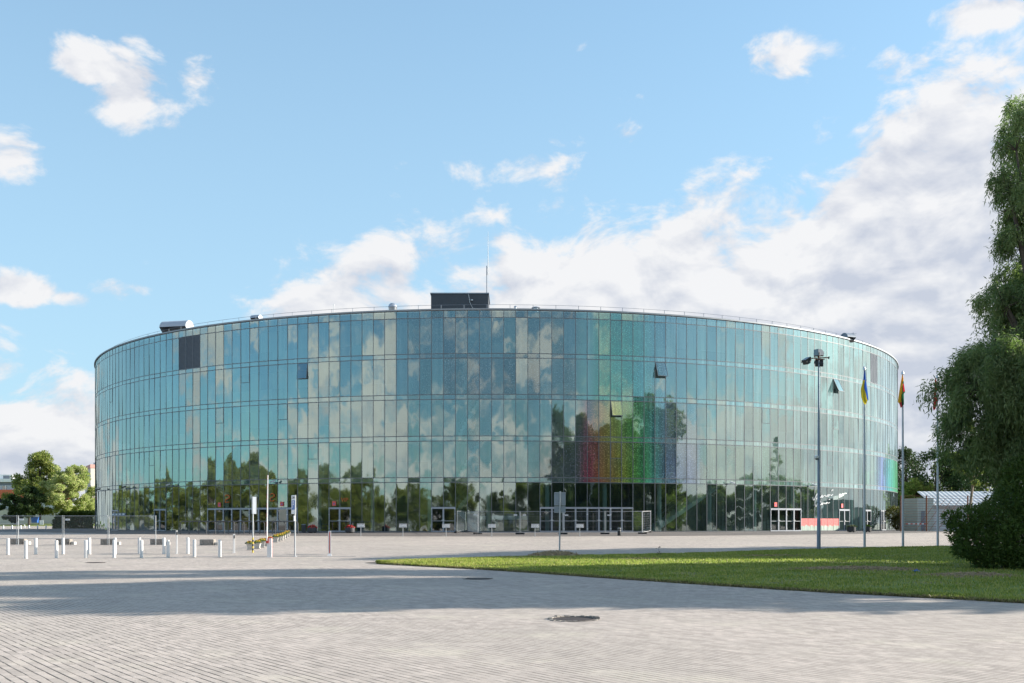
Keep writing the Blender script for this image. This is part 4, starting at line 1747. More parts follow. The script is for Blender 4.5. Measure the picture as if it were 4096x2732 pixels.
b.build('arm', [M['white_metal'], M['red_paint']], t)
b = MB()
b.box((ax0 + .02, -.16, hc - .12), (.12, .06, .22))
b.build('arm_bracket', M['red_paint'], t)

# red and white post
p = at(700 + 2077 / 3.3586, 1850 + 1253 / 3.3586)
t = thing('arm_rest_post', 'square white post with vertical red stripes and flared white foot', 'post', p, R_(8))
h = 97 * p.y / F
b = MB()
b.box((0, 0, h / 2 + .04), (.125, .125, h - .08))
b.hexa([(-.11, -.11, 0), (.11, -.11, 0), (.11, .11, 0), (-.11, .11, 0)], [(-.07, -.07, .09), (.07, -.07, .09), (.07, .07, .09), (-.07, .07, .09)])
b.box((-.045, 0, h + .015), (.03, .125, .03))
b.box((.045, 0, h + .015), (.03, .125, .03))
b.build('shaft', M['white_metal'], t)
b = MB()
b.box((0.005, -.064, h / 2 + .05), (.045, .006, h - .14))
b.box((-.064, 0, h / 2 + .05), (.006, .09, h - .14))
b.build('red_stripe', M['red_paint'], t)

# bins and planters at the doors
p = at(700 + 1730 / 3.3586, 1850 + 945 / 3.3586)
t = thing('litter_bin', 'dark grey cylindrical litter bin left of the red flower planters', 'litter bin', p)
b = MB()
b.lathe((0, 0, 0), [(.19, 0), (.19, .70)], 16)
b.build('body', M['charcoal'], t, smooth=True)
b = MB()
b.lathe((0, 0, .70), [(.205, 0), (.205, .05), (.12, .07)], 16)
b.build('rim', M['galv_dark'], t, smooth=True)

pl = thing('red_flower_planter', 'x', 'planter', (0, 0, 0), 0, 'round dark planters of red flowers')
b = MB()
b.lathe((0, 0, .06), [(.36, 0), (.42, .03), (.43, .40), (.42, .46), (.38, .46), (.37, .38)], 20)
b.build('tub', M['charcoal'], pl, smooth=True)
b = MB()
for a in range(3):
    b.box((.25 * math.cos(a * 2.1 + .5), .25 * math.sin(a * 2.1 + .5), .035), (.12, .12, .07))
b.build('foot', M['black'], pl)
b = MB()
tufts(b, (0, 0, .46), .4, .4, .2, 220, 11, .12)
b.build('foliage', M['plant_green'], pl)
b = MB()
blossoms(b, (0, 0, .48), .43, .43, .24, 150, 13, .05, [0])
b.build('blossoms', M['red_petals'], pl)
pl.location = at(1100 + 582 / 3.918, 2000 + 519 / 3.918)
pl['label'] = 'round dark planter of red flowers beside the litter bin'
o = dup(pl, at(1100 + 1175 / 3.918, 2000 + 519 / 3.918), 1.2, 'round dark planter of red flowers right of the door lettered VIP')

pl = thing('shrub_planter', 'round black planter with a green shrub just left of the middle flagpole', 'planter', at(3405.5, 2129), 0, 'black planters with green shrubs')
b = MB()
b.lathe((0, 0, .05), [(.34, 0), (.38, .03), (.385, .45), (.36, .46), (.35, .40)], 20)
b.build('tub', M['black'], pl, smooth=True)
b = MB()
for a in range(3):
    b.box((.22 * math.cos(a * 2.1), .22 * math.sin(a * 2.1), .03), (.1, .1, .06))
b.build('foot', M['black'], pl)
b = MB()
tufts(b, (.05, 0, .46), .42, .3, .2, 420, 21, .13)
b.build('shrub', M['leaf_hedge'], pl)
o = dup(pl, at(3468, 2128.5), 2.0, 'round black planter with a green shrub partly behind the blue and yellow flagpole')
pl['label'] = 'round black planter with a green shrub before the door right of the poppy film'

# reserved parking signs
def reserved(px, py, lab, first=[None]):
    p = at(px, py)
    t = thing('reserved_sign', lab, 'sign', p, 0, 'low white reserved parking signs')
    b = MB()
    b.tube([(0, .02, 0), (0, .02, .97)], .024, 8)
    b.build('post', M['galv'], t, smooth=True)
    b = MB()
    b.box((0, 0, .84), (.60, .016, .30), bev=.01)
    pn = b.build('panel', M['sign_white'], t)
    b = MB()
    for x_, z_, sx_, sz_ in ((0, .98, .57, .012), (0, .70, .57, .012), (-.285, .84, .012, .27), (.285, .84, .012, .27)):
        b.box((x_, -.0095, z_), (sx_, .003, sz_))
    b.build('border', M['ink'], pn)
    rx = Matrix.Rotation(R_(90), 4, 'X')
    text('lettering', 'REZERVUOTA', .098, M['ink'], pn, Matrix.Translation((0, -.012, .90)) @ rx)
    text('lettering', 'VšĮ „Pramogų sala“', .068, M['ink'], pn, Matrix.Translation((0, -.012, .775)) @ rx)


for px, py, lab in [(1443, 2145, 'low white reserved sign just right of the second red flower planter'), (1611.5, 2145.5, 'low white reserved sign midway between red flower planter and terracotta mirroring door'),
                    (1784, 2147, 'low white reserved sign before the door left of the wire fence'), (1967, 2147, 'low white reserved sign before the landing of the inner stair'),
                    (2140, 2147, 'low white reserved sign just left of the wide main doors'), (2319, 2147, 'low white reserved sign right of the grey sign back, before the main doors')]:
    reserved(px, py, lab)

# fence before the main doors
E_ = [(1828, 2132.5), (1866, 2128), (1911, 2137.5), (2080, 2138), (2252, 2138), (2420, 2137.5), (2570, 2136), (2603, 2130)]
P = [at(*q) for q in E_]
foot = thing('rubber_block', 'x', 'fence foot', (0, 0, 0), 0, 'black rubber fence feet')
b = MB()
b.box((-.22, 0, .075), (.30, .24, .15), bev=.02)
b.box((.22, 0, .075), (.30, .24, .15), bev=.02)
b.box((0, 0, .055), (.16, .22, .11))
b.build('base', M['rubber'], foot)
b = MB()
for q in (-.05, .05):
    b.lathe((q, 0, .11), [(.035, 0), (.035, .05)], 8)
b.build('socket', M['black'], foot)
FL = ['black fence foot at the left end of the wire fence', None, 'black fence foot below the inner stair', 'black fence foot between the inner stair and the main doors', 'black fence foot near the pole of the grey backed sign',
      'black fence foot left of the small black bin', 'black fence foot right of the small black bin', 'small looking black fence foot at the far end of the turned panel']
firstf = True
for i, p in enumerate(P):
    if FL[i] is None:
        continue
    o = foot if firstf else dup(foot, (0, 0, 0))
    firstf = False
    o.location = p
    o['label'] = FL[i]
    o.rotation_euler.z = R_(70 if i in (0, 7) else (30 if i == 2 else 3))
CF = [(0, 1, 'short turned wire fence panel at the left end'), (1, 2, 'narrow looking wire fence panel slanting back before the inner stair'), (2, 3, 'wire fence panel before the stair landing'),
      (3, 4, 'wire fence panel left of the grey sign back'), (4, 5, 'wire fence panel before the middle of the main doors'), (5, 6, 'wire fence panel behind the small black bin, with rusty rail'), (6, 7, 'turned white wire fence panel at the right end')]
for i, j, lab in CF:
    a, c = P[i].copy(), P[j].copy()
    a.z += .12
    c.z += .12
    dd = (c - a).normalized() * .05
    n = max(6, int((c - a).length / .11))
    t, d = mesh_panel('barrier_fence', lab, a + dd, c - dd, 1.80, n if i != 6 else 8, (.5, .95, 1.4) if i != 6 else tuple(np.arange(.15, 1.8, .2)), M['galv'] if i != 6 else M['white_metal'], zlow=.04, group='wire fence panels before the main doors')
for px, py, i, j, lab in [(1901, 2059, 1, 2, 'small white plate on the narrow wire fence panel'), (2062, 2060, 2, 3, 'small white plate at the right end of the panel before the landing'), (2098, 2060, 3, 4, 'small white plate at the left end of the panel by the grey sign back'),
                          (2266, 2060.5, 4, 5, 'small white plate on the panel just right of the grey sign back'), (2436, 2060.5, 5, 6, 'small white plate on the panel behind the black bin')]:
    plate(px, py, P[i], P[j], .28, .10, 'white_plate', lab)
p = at(2477, 2143)
t = thing('litter_bin', 'small black litter bin with pale band before the main doors', 'litter bin', p)
b = MB()
b.lathe((0, 0, 0), [(.13, 0), (.14, .03), (.14, .42), (.135, .44), (.14, .46), (.14, .58)], 16)
b.build('body', M['black'], t, smooth=True)
b = MB()
b.lathe((0, 0, .585), [(.145, 0), (.145, .03), (.10, .05)], 16)
b.lathe((0, 0, .43), [(.146, 0), (.146, .03)], 16)
b.build('rim', M['galv'], t, smooth=True)

# sign seen from behind, on the grass
p = at(2238, 2219)
t = thing('traffic_sign', 'two grey sign panels seen from behind on one pole rising from the dry grass heap', 'sign', p)
D = p.y
zt_ = up(1967, D) - p.z
b = MB()
b.tube([(0, 0, -.05), (xat(2241, D) - xat(2238, D), 0, zt_ + .02)], .04, 10)
b.build('pole', M['galv'], t, smooth=True)
for y0, y1 in ((1969, 2022), (2025, 2051)):
    b = MB()
    z0, z1 = up(y1, D) - p.z, up(y0, D) - p.z
    b.box((0.02, .06, (z0 + z1) / 2), (46 * D / F, .02, z1 - z0), bev=.012)
    pn = b.build('panel', M['sign_back'], t)
    b = MB()
    for zz in (z0 + .02, z1 - .02):
        b.box((.02, .045, zz), (44 * D / F, .02, .02))
    b.box((.02, .0, z0 + .12), (.16, .09, .03))
    b.build('frame', M['galv'], pn)

# lamp post with floodlights
p = at(3275, 2200)
t = thing('floodlight_mast', 'tall grey lamp post with floodlights on rusty cross arms', 'lamp post', p)
D = p.y
zt_ = up(1432, D) - p.z
k_ = D / F
b = MB()
b.tube([(0, 0, 0), (0, 0, 1.6), (0, 0, 1.65), (.0, 0, zt_ * .5), (0, 0, zt_)], [.105, .10, .085, .065, .04], 12)
b.build('pole', M['pole_grey'], t, smooth=True)
zz = lambda py: up(py, D) - p.z
xx = lambda px: (px - 3279) * k_
b = MB()
b.tube([(0, 0, zt_), (0, 0, zz(1424))], .05, 8)
b.box((xx(3276), -.12, zz(1425)), (38 * k_, .06, .045))
b.box((0, 0, zz(1432)), (84 * k_, .06, .05), mat=Matrix.Rotation(R_(-3), 4, 'Y'))
b.box((xx(3282), -.1, zz(1438)), (38 * k_, .05, .04))
b.build('cross_arm', M['rust'], t)


def flood(name, c, w, h, d, pitch, yaw):
    b = MB()
    prof = [(-.05, -h / 2), (-.05, h / 2), (d * .5, h * .46), (d * .9, h * .22), (d, -h * .1), (d * .9, -h * .42)]
    vs = [(-w / 2, y, z) for y, z in prof] + [(w / 2, y, z) for y, z in prof]
    n = len(prof)
    fs = [(i, (i + 1) % n, n + (i + 1) % n, n + i) for i in range(n)] + [tuple(range(n - 1, -1, -1)), tuple(range(n, 2 * n))]
    b.mesh(vs, fs)
    b.box((0, -.06, 0), (w * 1.08, .05, h * 1.06))
    o = b.build('floodlight', M['galv_dark'] if name == 'a' else M['charcoal'], t)
    o.rotation_euler = (pitch, 0, yaw)
    o.location = c
    g = MB()
    g.box((0, -.09, 0), (w * .96, .02, h * .94))
    g.build('lamp_glass', M['dark_glass'], o)
    g = MB()
    g.tube([(-w * .53, 0, 0), (-w * .56, 0, -h * .62), (w * .56, 0, -h * .62), (w * .53, 0, 0)], .018, 5)
    g.build('yoke', M['black'], o)


flood('a', (xx(3271), -.1, zz(1412)), .36, .34, .30, R_(0), R_(-68))
flood('b', (xx(3230), 0, zz(1441)), .30, .42, .2, R_(-62), R_(-55))
flood('c', (xx(3282), .1, zz(1447)), .40, .22, .25, R_(-70), R_(180))
b = MB()
b.box((xx(3319), 0, zz(1431)), (.05, .12, .12))
b.build('end_clamp', M['black'], t)
q = thing('dome_camera', 'grey dome camera on a short bracket on the lamp post', 'security camera', (p.x + xx(3279) - .03, p.y - .1, up(1833, D)))
b = MB()
b.lathe((-.12, 0, -.02), [(.10, 0), (.11, .05), (.11, .14), (.06, .17)], 12)
b.tube([(-.05, 0, .1), (.0, .05, .1)], .03, 6)
b.build('housing', M['white_metal'], q, smooth=True)
b = MB()
b.lathe((-.12, 0, -.10), [(.01, 0), (.06, .02), (.085, .08)], 12)
b.build('dome', M['black'], q, smooth=True)


# flagpoles with hanging flags
def flag_mats():
    for nm, c in (('flag_blue', (.02, .09, .42)), ('flag_yellow', (.62, .50, .02)), ('flag_gold', (.70, .36, .01)), ('flag_green', (.02, .12, .05)), ('flag_red', (.48, .03, .04)), ('flag_pale', (.55, .58, .75))):
        m = bpy.data.materials.new(nm)
        m.use_nodes = True
        nt = NT(m.node_tree)
        pb = m.node_tree.nodes['Principled BSDF']
        tc = nt.n('ShaderNodeTexCoord')
        kk = nt.ramp(nt.noise(tc.outputs['Object'], 9, 3, .6), .2, .8, .85, 1.12)
        cc = nt.mix(1.0, (*c, 1), nt.comb(kk, kk, kk), blend='MULTIPLY')
        nt.l(cc, pb.inputs['Base Color'])
        pb.inputs['Roughness'].default_value = .7
        tr = nt.n('ShaderNodeBsdfTranslucent')
        nt.l(cc, tr.inputs[0])
        mx = nt.n('ShaderNodeMixShader')
        mx.inputs[0].default_value = .35
        nt.l(pb.outputs[0], mx.inputs[1])
        nt.l(tr.outputs[0], mx.inputs[2])
        nt.l(mx.outputs[0], m.node_tree.nodes['Material Output'].inputs[0])
        M[nm] = m


flag_mats()


def flagpole(px, py, ptop, label, flab, outline, colour, mats, fx0, fy0, fs):
    p = at(px, py)
    D = p.y
    t = thing('flagpole', label, 'flagpole', p, 0, 'white flagpoles on the grass edge')
    h = up(ptop, D) - p.z
    b = MB()
    b.tube([(0, 0, 0), (0, 0, h * .5), (-.02, 0, h - .2)], [.068, .055, .035], 12)
    b.build('shaft', M['pole_white'], t, smooth=True)
    b = MB()
    b.lathe((-.02, 0, h - .22), [(.02, 0), (.085, .03), (.09, .10), (.06, .17), (.015, .26)], 12)
    b.build('finial', M['zinc'], t, smooth=True)
    b = MB()
    b.tube([(-.085, -.03, 1.1), (-.075, -.03, h - .4)], .006, 4)
    b.build('rope', M['sign_white'], t)
    # the flag: a cloth of folded pleats between a left and a right outline
    L, Rr = outline
    ncol, nrow = 16, 34
    y0, y1 = L[0][1], max(L[-1][1], Rr[-1][1])
    lx = lambda y, o: np.interp(y, [q[1] for q in o], [q[0] for q in o])
    b = MB()
    vs = []
    for j in range(nrow + 1):
        for i in range(ncol + 1):
            s = i / ncol
            ya = L[0][1] + (L[-1][1] - L[0][1]) * j / nrow
            yb = Rr[0][1] + (Rr[-1][1] - Rr[0][1]) * j / nrow
            y = ya + (yb - ya) * s
            x = lx(ya, L) * (1 - s) + lx(yb, Rr) * s
            fold = .055 * min(1, j / 8) * math.sin(s * 9.5 + j * .05) + .02 * math.sin(s * 21 + j * .11)
            X = xat(fx0 + x / fs, D) - p.x
            vs.append((X, -.09 + fold, up(fy0 + y / fs, D) - p.z))
    fs_ = []
    for j in range(nrow):
        for i in range(ncol):
            a = j * (ncol + 1) + i
            q = (a, a + 1, a + ncol + 2, a + ncol + 1)
            cx_ = sum(vs[k][0] for k in q) / 4
            b.m.append(colour((i + .5) / ncol, (j + .5) / nrow))
            fs_.append(q)
    b.v = vs
    b.f = fs_
    f = thing('flag', flab, 'flag', p)
    b.build('cloth', [M[q] for q in mats], f, smooth=True)


flagpole(3458.5, 2193.5, 1466, 'white flagpole nearest the lamp post, flying a blue and yellow flag', 'blue and yellow flag hanging limp from its pole',
         ([(332, 310), (300, 540), (248, 760), (262, 940), (300, 1050), (350, 1115)], [(350, 310), (362, 600), (395, 850), (414, 1003)]),
         lambda s, v: 0 if (v < .28 or (s > .55 and v < .50 + (s - .55)) or s > .80) else 1, ['flag_blue', 'flag_yellow'], 3400, 1430, 5.8775)
flagpole(3612, 2190, 1484, 'middle white flagpole, flying a yellow green and red flag', 'yellow green and red flag hanging limp from the middle pole',
         ([(1212, 415), (1180, 620), (1117, 1050), (1150, 1080), (1185, 1190)], [(1236, 415), (1250, 650), (1274, 832), (1240, 850), (1246, 1110)]),
         lambda s, v: 0 if (s < .62 and v < .86) or v < .2 else (2 if s > .72 and .3 < v < .55 else (2 if v > .86 and s < .5 else 1)), ['flag_gold', 'flag_green', 'flag_red'], 3400, 1430, 5.8775)
flagpole(3751, 2187, 1500, 'rightmost white flagpole, its top half hidden by the willow', 'red flag with a pale emblem hanging behind willow twigs',
         ([(1990, 480), (1965, 850), (1940, 1180), (1955, 1250)], [(2010, 480), (2035, 800), (2040, 950), (1985, 1220)]),
         lambda s, v: 1 if (s > .5 and .38 < v < .62) else 0, ['flag_red', 'flag_pale'], 3400, 1430, 5.8775)


# manholes and drains
def manhole(px, py, r, label, sunk, rx=1.0):
    p = at(px, py)
    t = thing('manhole', label, 'manhole', p)
    b = MB()
    b.lathe((0, 0, .004), [(r * .86, 0), (r * .86, .012), (r * .80, .014), (r * .78, .008), (.02, .008)], 36)
    b.build('cover', M['iron'], t)
    b = MB()
    rr = random.Random(5)
    n = 26
    for i in range(n):
        a0, a1 = 2 * math.pi * i / n + .02, 2 * math.pi * (i + 1) / n - .02
        ro = r * rr.uniform(1.02, 1.10)
        hh = sunk * rr.uniform(.5, 1.0) * (1.0 if math.sin((a0 + a1) / 2) > -.1 else .3)
        q = lambda rad, a, z: (rad * math.cos(a), rad * math.sin(a), z)
        b.hexa([q(r * .88, a0, .003), q(ro, a0, .003), q(ro, a1, .003), q(r * .88, a1, .003)], [q(r * .90, a0, hh), q(ro, a0, hh), q(ro, a1, hh), q(r * .90, a1, hh)])
    b.build('rim', M['concrete'], t)


manhole(2295, 2478, .42, 'rusty manhole with a broken stone rim in the foreground', .05)
manhole(1910, 2316, .42, 'dark manhole in the shadow of the trees, left of the grass tip', .025)
manhole(1500, 2252, .38, 'dark drain cover in the shadow left of the grass tip, lower one', .02)
manhole(1590, 2247, .38, 'dark drain cover just above the grass tip', .02)
manhole(381, 2251, .38, 'dark manhole on sunlit paving below the bollards', .02)
p = at(1206, 2226)
b = MB()
for i in range(-11, 5):
    b.box((p.x + i * .5 + .25, p.y + .15 - i * .0, gz(p.y) + .008), (.49, .16, .012))
tag(b.build('drain_channel', M['galv_dark'], origin=p), 'dark narrow drain channel grating running left from the parking sign', 'drain')


# ------------------------------------------------------------------ vegetation
def leaf_mesh(name, pos, axis, length, width, shade, mat, parent=None, seed=0, droop=0.0):
    """many small rhombic leaves: position, direction, size and a shade value each"""
    r = np.random.default_rng(seed)
    n = len(pos)
    ax = axis / (np.linalg.norm(axis, axis=1, keepdims=True) + 1e-9)
    ref = r.normal(size=(n, 3))
    side = np.cross(ax, ref)
    side /= np.linalg.norm(side, axis=1, keepdims=True) + 1e-9
    nrm = np.cross(side, ax)
    L = (np.broadcast_to(length, n) * r.uniform(.7, 1.3, n))[:, None]
    W = (np.broadcast_to(width, n) * r.uniform(.75, 1.25, n))[:, None]
    p0 = pos
    p1 = pos + ax * L * .45 + side * W * .5 + nrm * W * .12
    p2 = pos + ax * L - np.array([0, 0, 1]) * L * droop
    p3 = pos + ax * L * .45 - side * W * .5 + nrm * W * .12
    v = np.stack([p0, p1, p2, p3], 1).reshape(-1, 3)
    me = bpy.data.meshes.new(name)
    me.vertices.add(4 * n)
    me.vertices.foreach_set('co', v.ravel())
    me.loops.add(4 * n)
    me.loops.foreach_set('vertex_index', np.arange(4 * n, dtype=np.int32))
    me.polygons.add(n)
    me.polygons.foreach_set('loop_start', np.arange(0, 4 * n, 4, dtype=np.int32))
    me.update(calc_edges=True)
    me.validate()
    me.materials.append(mat)
    a = me.attributes.new('shade', 'FLOAT', 'FACE')
    a.data.foreach_set('value', np.clip(shade, 0, 1).astype(np.float32))
    ob = bpy.data.objects.new(name, me)
    COL.objects.link(ob)
    if parent is not None:
        ob.parent = parent
    return ob


def unit(v):
    return v / (np.linalg.norm(v, axis=-1, keepdims=True) + 1e-9)


def crown_tree(name, label, loc, h, rad, base, seed, nclump, nleaf, leaf, leafmat, barkmat, cat='tree', group=None, shape=None, trunk_r=None, lean=(0, 0), csize=(.55, 1.1), rz=0, multi=1):
    """broad leaved tree: forked trunk, limbs to clumps of leaves, clumps spread through the crown volume"""
    r = np.random.default_rng(seed)
    t = thing(name, label, cat, loc, rz, group)
    shape = shape or (lambda s: math.sin(math.pi * min(1, max(0, s)) ** .8) ** .65)
    C = []
    while len(C) < nclump:
        s = r.uniform(.0, 1.0)
        R = rad * shape(s) * (1 + .22 * math.sin(3 * s * 6 + seed))
        a = r.uniform(0, 2 * math.pi)
        q = r.uniform(.15, 1) ** .45 * R * (1 + .2 * math.sin(2 * a + seed) + .13 * math.sin(5 * a + 2 * seed))
        C.append((q * math.cos(a) + lean[0] * s, q * math.sin(a) + lean[1] * s, base + (h - base) * s * .97))
    C = np.array(C)
    csz = r.uniform(csize[0], csize[1], nclump) * rad * .30
    per = np.maximum(6, (nleaf * csz ** 2 / (csz ** 2).sum())).astype(int)
    idx = np.repeat(np.arange(nclump), per)
    n = len(idx)
    d = unit(r.normal(size=(n, 3)))
    pos = C[idx] + d * (r.uniform(0, 1, n) ** .5 * csz[idx])[:, None] * np.array([1, 1, .75])
    ax = unit(d * .8 + r.normal(size=(n, 3)) * .7 + np.array([0, 0, -.25]))
    csh = r.uniform(.1, .9, nclump)
    sh = csh[idx] * .55 + r.uniform(0, .5, n)
    leaf_mesh('crown', pos, ax, leaf, leaf * .62, sh, leafmat, t, seed)
    b = MB()
    tr = trunk_r or h * .02
    tops = []
    for m in range(multi):
        off = Vector((0, 0, 0)) if multi == 1 else Vector((r.uniform(-.5, .5), r.uniform(-.5, .5), 0))
        pts = [off, off * 1.2 + Vector((r.normal() * .08, r.normal() * .08, base * .6)), off * 1.6 + Vector((lean[0] * .3 + r.normal() * .2, lean[1] * .3 + r.normal() * .2, base + (h - base) * .35)),
               off * 2 + Vector((lean[0] * .6, lean[1] * .6, base + (h - base) * .7))]
        b.tube(pts, [tr * 1.25, tr, tr * .7, tr * .25], 9)
        tops.append(pts)
    for c in C[r.permutation(nclump)[:min(nclump, 34)]]:
        pts = tops[r.integers(len(tops))]
        f = r.uniform(.35, .95)
        zz = base * .75 + (c[2] - base * .75) * .55
        zz = min(max(zz, base * .6), base + (h - base) * .65)
        zs = [p.z for p in pts]
        st = Vector((np.interp(zz, zs, [p.x for p in pts]), np.interp(zz, zs, [p.y for p in pts]), zz))
        e = Vector(c)
        mid = st.lerp(e, .5) + Vector((0, 0, .08 * (e - st).length))
        b.tube([st, mid, e], [tr * .32, tr * .2, tr * .05], 5)
    b.build('trunk', barkmat, t, smooth=True)
    return t


# the willow at the right edge: hanging twigs with narrow leaves
def willow(label, loc, mounds, seed, nstrand, leaf=.13, mat=None, per=15, trunk_h=9.0, tx=1.5):
    """mounds: (x, y, z, radius, height of the hanging skirt)"""
    r = np.random.default_rng(seed)
    t = thing('willow_tree', label, 'tree', loc)
    Wt = np.array([m[3] ** 2 * (1 + m[4] * .25) for m in mounds])
    mi = r.choice(len(mounds), nstrand, p=Wt / Wt.sum())
    mm = np.array(mounds)[mi]
    # sprays gather on side branches, with gaps between them
    nb = 420
    bi = r.choice(len(mounds), nb, p=Wt / Wt.sum())
    bd = unit(r.normal(size=(nb, 3)) * np.array([1, 1, .9]) + np.array([0, 0, .25]))
    bc = np.array(mounds)[bi][:, :3] + bd * (r.uniform(.3, 1.08, nb) ** .5 * np.array(mounds)[bi][:, 3])[:, None]
    pick = r.integers(0, nb, nstrand)
    mm = np.array(mounds)[bi[pick]]
    d = unit(bd[pick] + r.normal(size=(nstrand, 3)) * .35)
    org = bc[pick] + r.normal(size=(nstrand, 3)) * np.array([.17, .17, .13])
    bsh = r.uniform(0, .55, nb)
    out = unit(d * np.array([1, 1, 0]) + 1e-6)
    ln = r.uniform(.35, 1.0, nstrand) * (0.35 + mm[:, 4] * .38)
    s = np.linspace(.08, 1, per)
    ss = np.tile(s, nstrand)
    I = np.repeat(np.arange(nstrand), per)
    # the twig leaves outwards and bends down
    px = org[I] + out[I] * (np.sin(ss * 1.4) * .42 * ln[I])[:, None] + np.array([0, 0, -1]) * ((ss ** 1.5) * ln[I])[:, None] + r.normal(size=(len(I), 3)) * .045
    ax = unit(out[I] * (.45 * (1 - ss))[:, None] + np.array([0, 0, -1]) * (.25 + .6 * ss)[:, None] + r.normal(size=(len(I), 3)) * .5)
    sh = np.repeat(bsh[pick] + r.uniform(0, .25, nstrand), per) + r.uniform(0, .3, len(I))
    leaf_mesh('crown', px, ax, leaf, leaf * .20, sh, mat or M['leaf_willow'], t, seed, .12)
    b = MB()
    b.tube([(tx, 0, -.1), (tx + .15, 0, 1.2), (tx - .1, .1, trunk_h * .45), (tx + .1, .1, trunk_h)], [.42, .33, .26, .1], 12)
    for m in mounds:
        e = Vector(m[:3])
        z = max(1.2, min(e.z * .6, trunk_h * .8))
        stt = Vector((tx, 0, z))
        b.tube([stt, stt.lerp(e, .5) + Vector((0, 0, .5)), e], [.16, .10, .03], 7)
        for _ in range(5):
            dd = Vector(r.normal(size=3))
            b.tube([e, e + dd.normalized() * m[3] * .8], [.03, .008], 5)
    b.build('trunk', M['bark'], t, smooth=True)
    return t


WB = at(4010, 2268)
WD = WB.y


def wm(px, py, dd, r, skirt):
    D = WD + dd
    return (xat(px, D) - WB.x, dd, up(py, D) - WB.z, r, skirt)


mounds = [wm(4120, 500, 1, .9, .9), wm(4065, 600, 1, .7, .8), wm(4020, 690, 1, .5, .6), wm(4050, 830, .8, .7, 1.0), wm(4070, 960, .8, .6, .9), wm(4100, 740, .5, 1.1, 1.1), wm(4030, 745, .6, .6, .9), wm(4085, 900, 1.5, .8, 1.2), wm(4160, 830, 0, 1.5, 1.6), wm(4115, 1040, 1, .75, 1.3), wm(4090, 1200, 0, .7, 1.1), wm(3990, 1165, .5, .5, .7), wm(4020, 1240, .5, .35, .6), wm(4130, 1260, 1, 1.5, 2.5),
          wm(3955, 1430, .3, 1.15, 1.8), wm(3868, 1425, 0, .60, .9), wm(3825, 1490, .3, .40, .6), wm(3875, 1580, .6, .75, 1.1), wm(3900, 1560, -.5, 1.3, 2.2), wm(4030, 1500, -.5, 1.6, 2.6), wm(4120, 1480, -1, 1.7, 2.8),
          wm(3930, 1680, -.4, 1.15, 2.0), wm(4040, 1680, -.6, 1.5, 2.6), wm(3860, 1780, .3, .62, 1.2), wm(4130, 1700, -1, 1.7, 2.8), wm(4000, 1820, -.3, 1.1, 1.7), wm(4100, 1850, -.5, 1.4, 1.9),
          wm(4230, 1200, 2, 2.4, 3), wm(4280, 800, 2, 2.4, 3), wm(4300, 1600, 1, 2.6, 3), wm(4200, 500, 2, 1.6, 2)]
willow('tall dark willow with hanging foliage filling the right edge of the picture', WB, mounds, 3, 12500, leaf=.19)


def bush(name, label, loc, lobes, seed, n, leaf, mat, stems=True, wr=.34, axup=.5, group=None):
    r = np.random.default_rng(seed)
    t = thing(name, label, 'bush', loc, 0, group)
    lo = np.array(lobes, float)
    p = lo[:, 3] ** 2 * 1.0
    I = r.choice(len(lo), n, p=p / p.sum())
    d = unit(r.normal(size=(n, 3)))
    q = r.uniform(.35, 1.05, n) ** .5
    pos = lo[I, :3] + d * (q * lo[I, 3])[:, None] * np.array([1, 1, .9])
    ok = pos[:, 2] > .03
    pos, d, I = pos[ok], d[ok], I[ok]
    n = len(pos)
    ax = unit(d * .7 + r.normal(size=(n, 3)) * .6 + np.array([0, 0, axup]))
    sh = r.uniform(0, .5, len(lo))[I] + r.uniform(0, .55, n)
    leaf_mesh('foliage', pos, ax, leaf, leaf * wr, sh, mat, t, seed, .1)
    if stems:
        b = MB()
        for k in range(len(lo)):
            e = Vector(lo[k, :3])
            b.tube([(e.x * .35, e.y * .35, -.05), (e.x * .7, e.y * .7, e.z * .5), e], [.04, .03, .01], 5)
            for _ in range(5):
                dd = Vector(r.normal(size=3)).normalized()
                dd.z = abs(dd.z)
                b.tube([e, e + dd * lo[k, 3]], [.012, .004], 4)
        b.build('stems', M['bark'], t)
    return t


BB = at(3985, 2283)
BD = BB.y


def bl(px, py, dd, r):
    return (xat(px, BD + dd) - BB.x, dd, up(py, BD + dd) - BB.z, r)


bush('willow_bush', 'dense dark green bush on the lawn below the willow', BB,
     [bl(3880, 2090, 0, .62), bl(3835, 2130, .2, .40), bl(3900, 2170, -.3, .68), bl(3960, 2100, 0, .8), bl(4040, 2050, .3, .95), bl(4100, 1980, .5, .9), bl(3970, 2200, -.5, .66), bl(4060, 2170, -.6, .9), bl(4150, 2100, 0, 1.2), bl(4060, 2235, -.8, .42), bl(3920, 2240, -.4, .32), bl(4140, 2230, -.9, .5), bl(4240, 2050, 0, 1.4), bl(3800, 2075, .3, .26), bl(3850, 2200, 0, .33), bl(4095, 1900, .6, .7)],
     8, 30000, .15, M['leaf_bush'], axup=.45)

# lawn wedge on the right
edge_lo = [(1508, 2256), (1700, 2266), (1900, 2277), (2150, 2293), (2500, 2318), (2900, 2345), (3300, 2370), (3700, 2391), (4096, 2413)]
edge_hi = [(1508, 2256), (1640, 2246), (1800, 2240), (2000, 2232), (2170, 2228), (2300, 2224), (2600, 2219), (2900, 2211), (3200, 2200), (3500, 2192), (3750, 2187), (4000, 2186)]
lo = [at(*q) for q in edge_lo]
hi = [at(*q) for q in edge_hi]
lo.append(lo[-1] + (lo[-1] - lo[-2]).normalized() * 26)
hi.append(hi[-1] + Vector((30, 1.0, 0)))
LX, LY = [p.x for p in lo], [p.y for p in lo]
HX, HY = [p.x for p in hi], [p.y for p in hi]
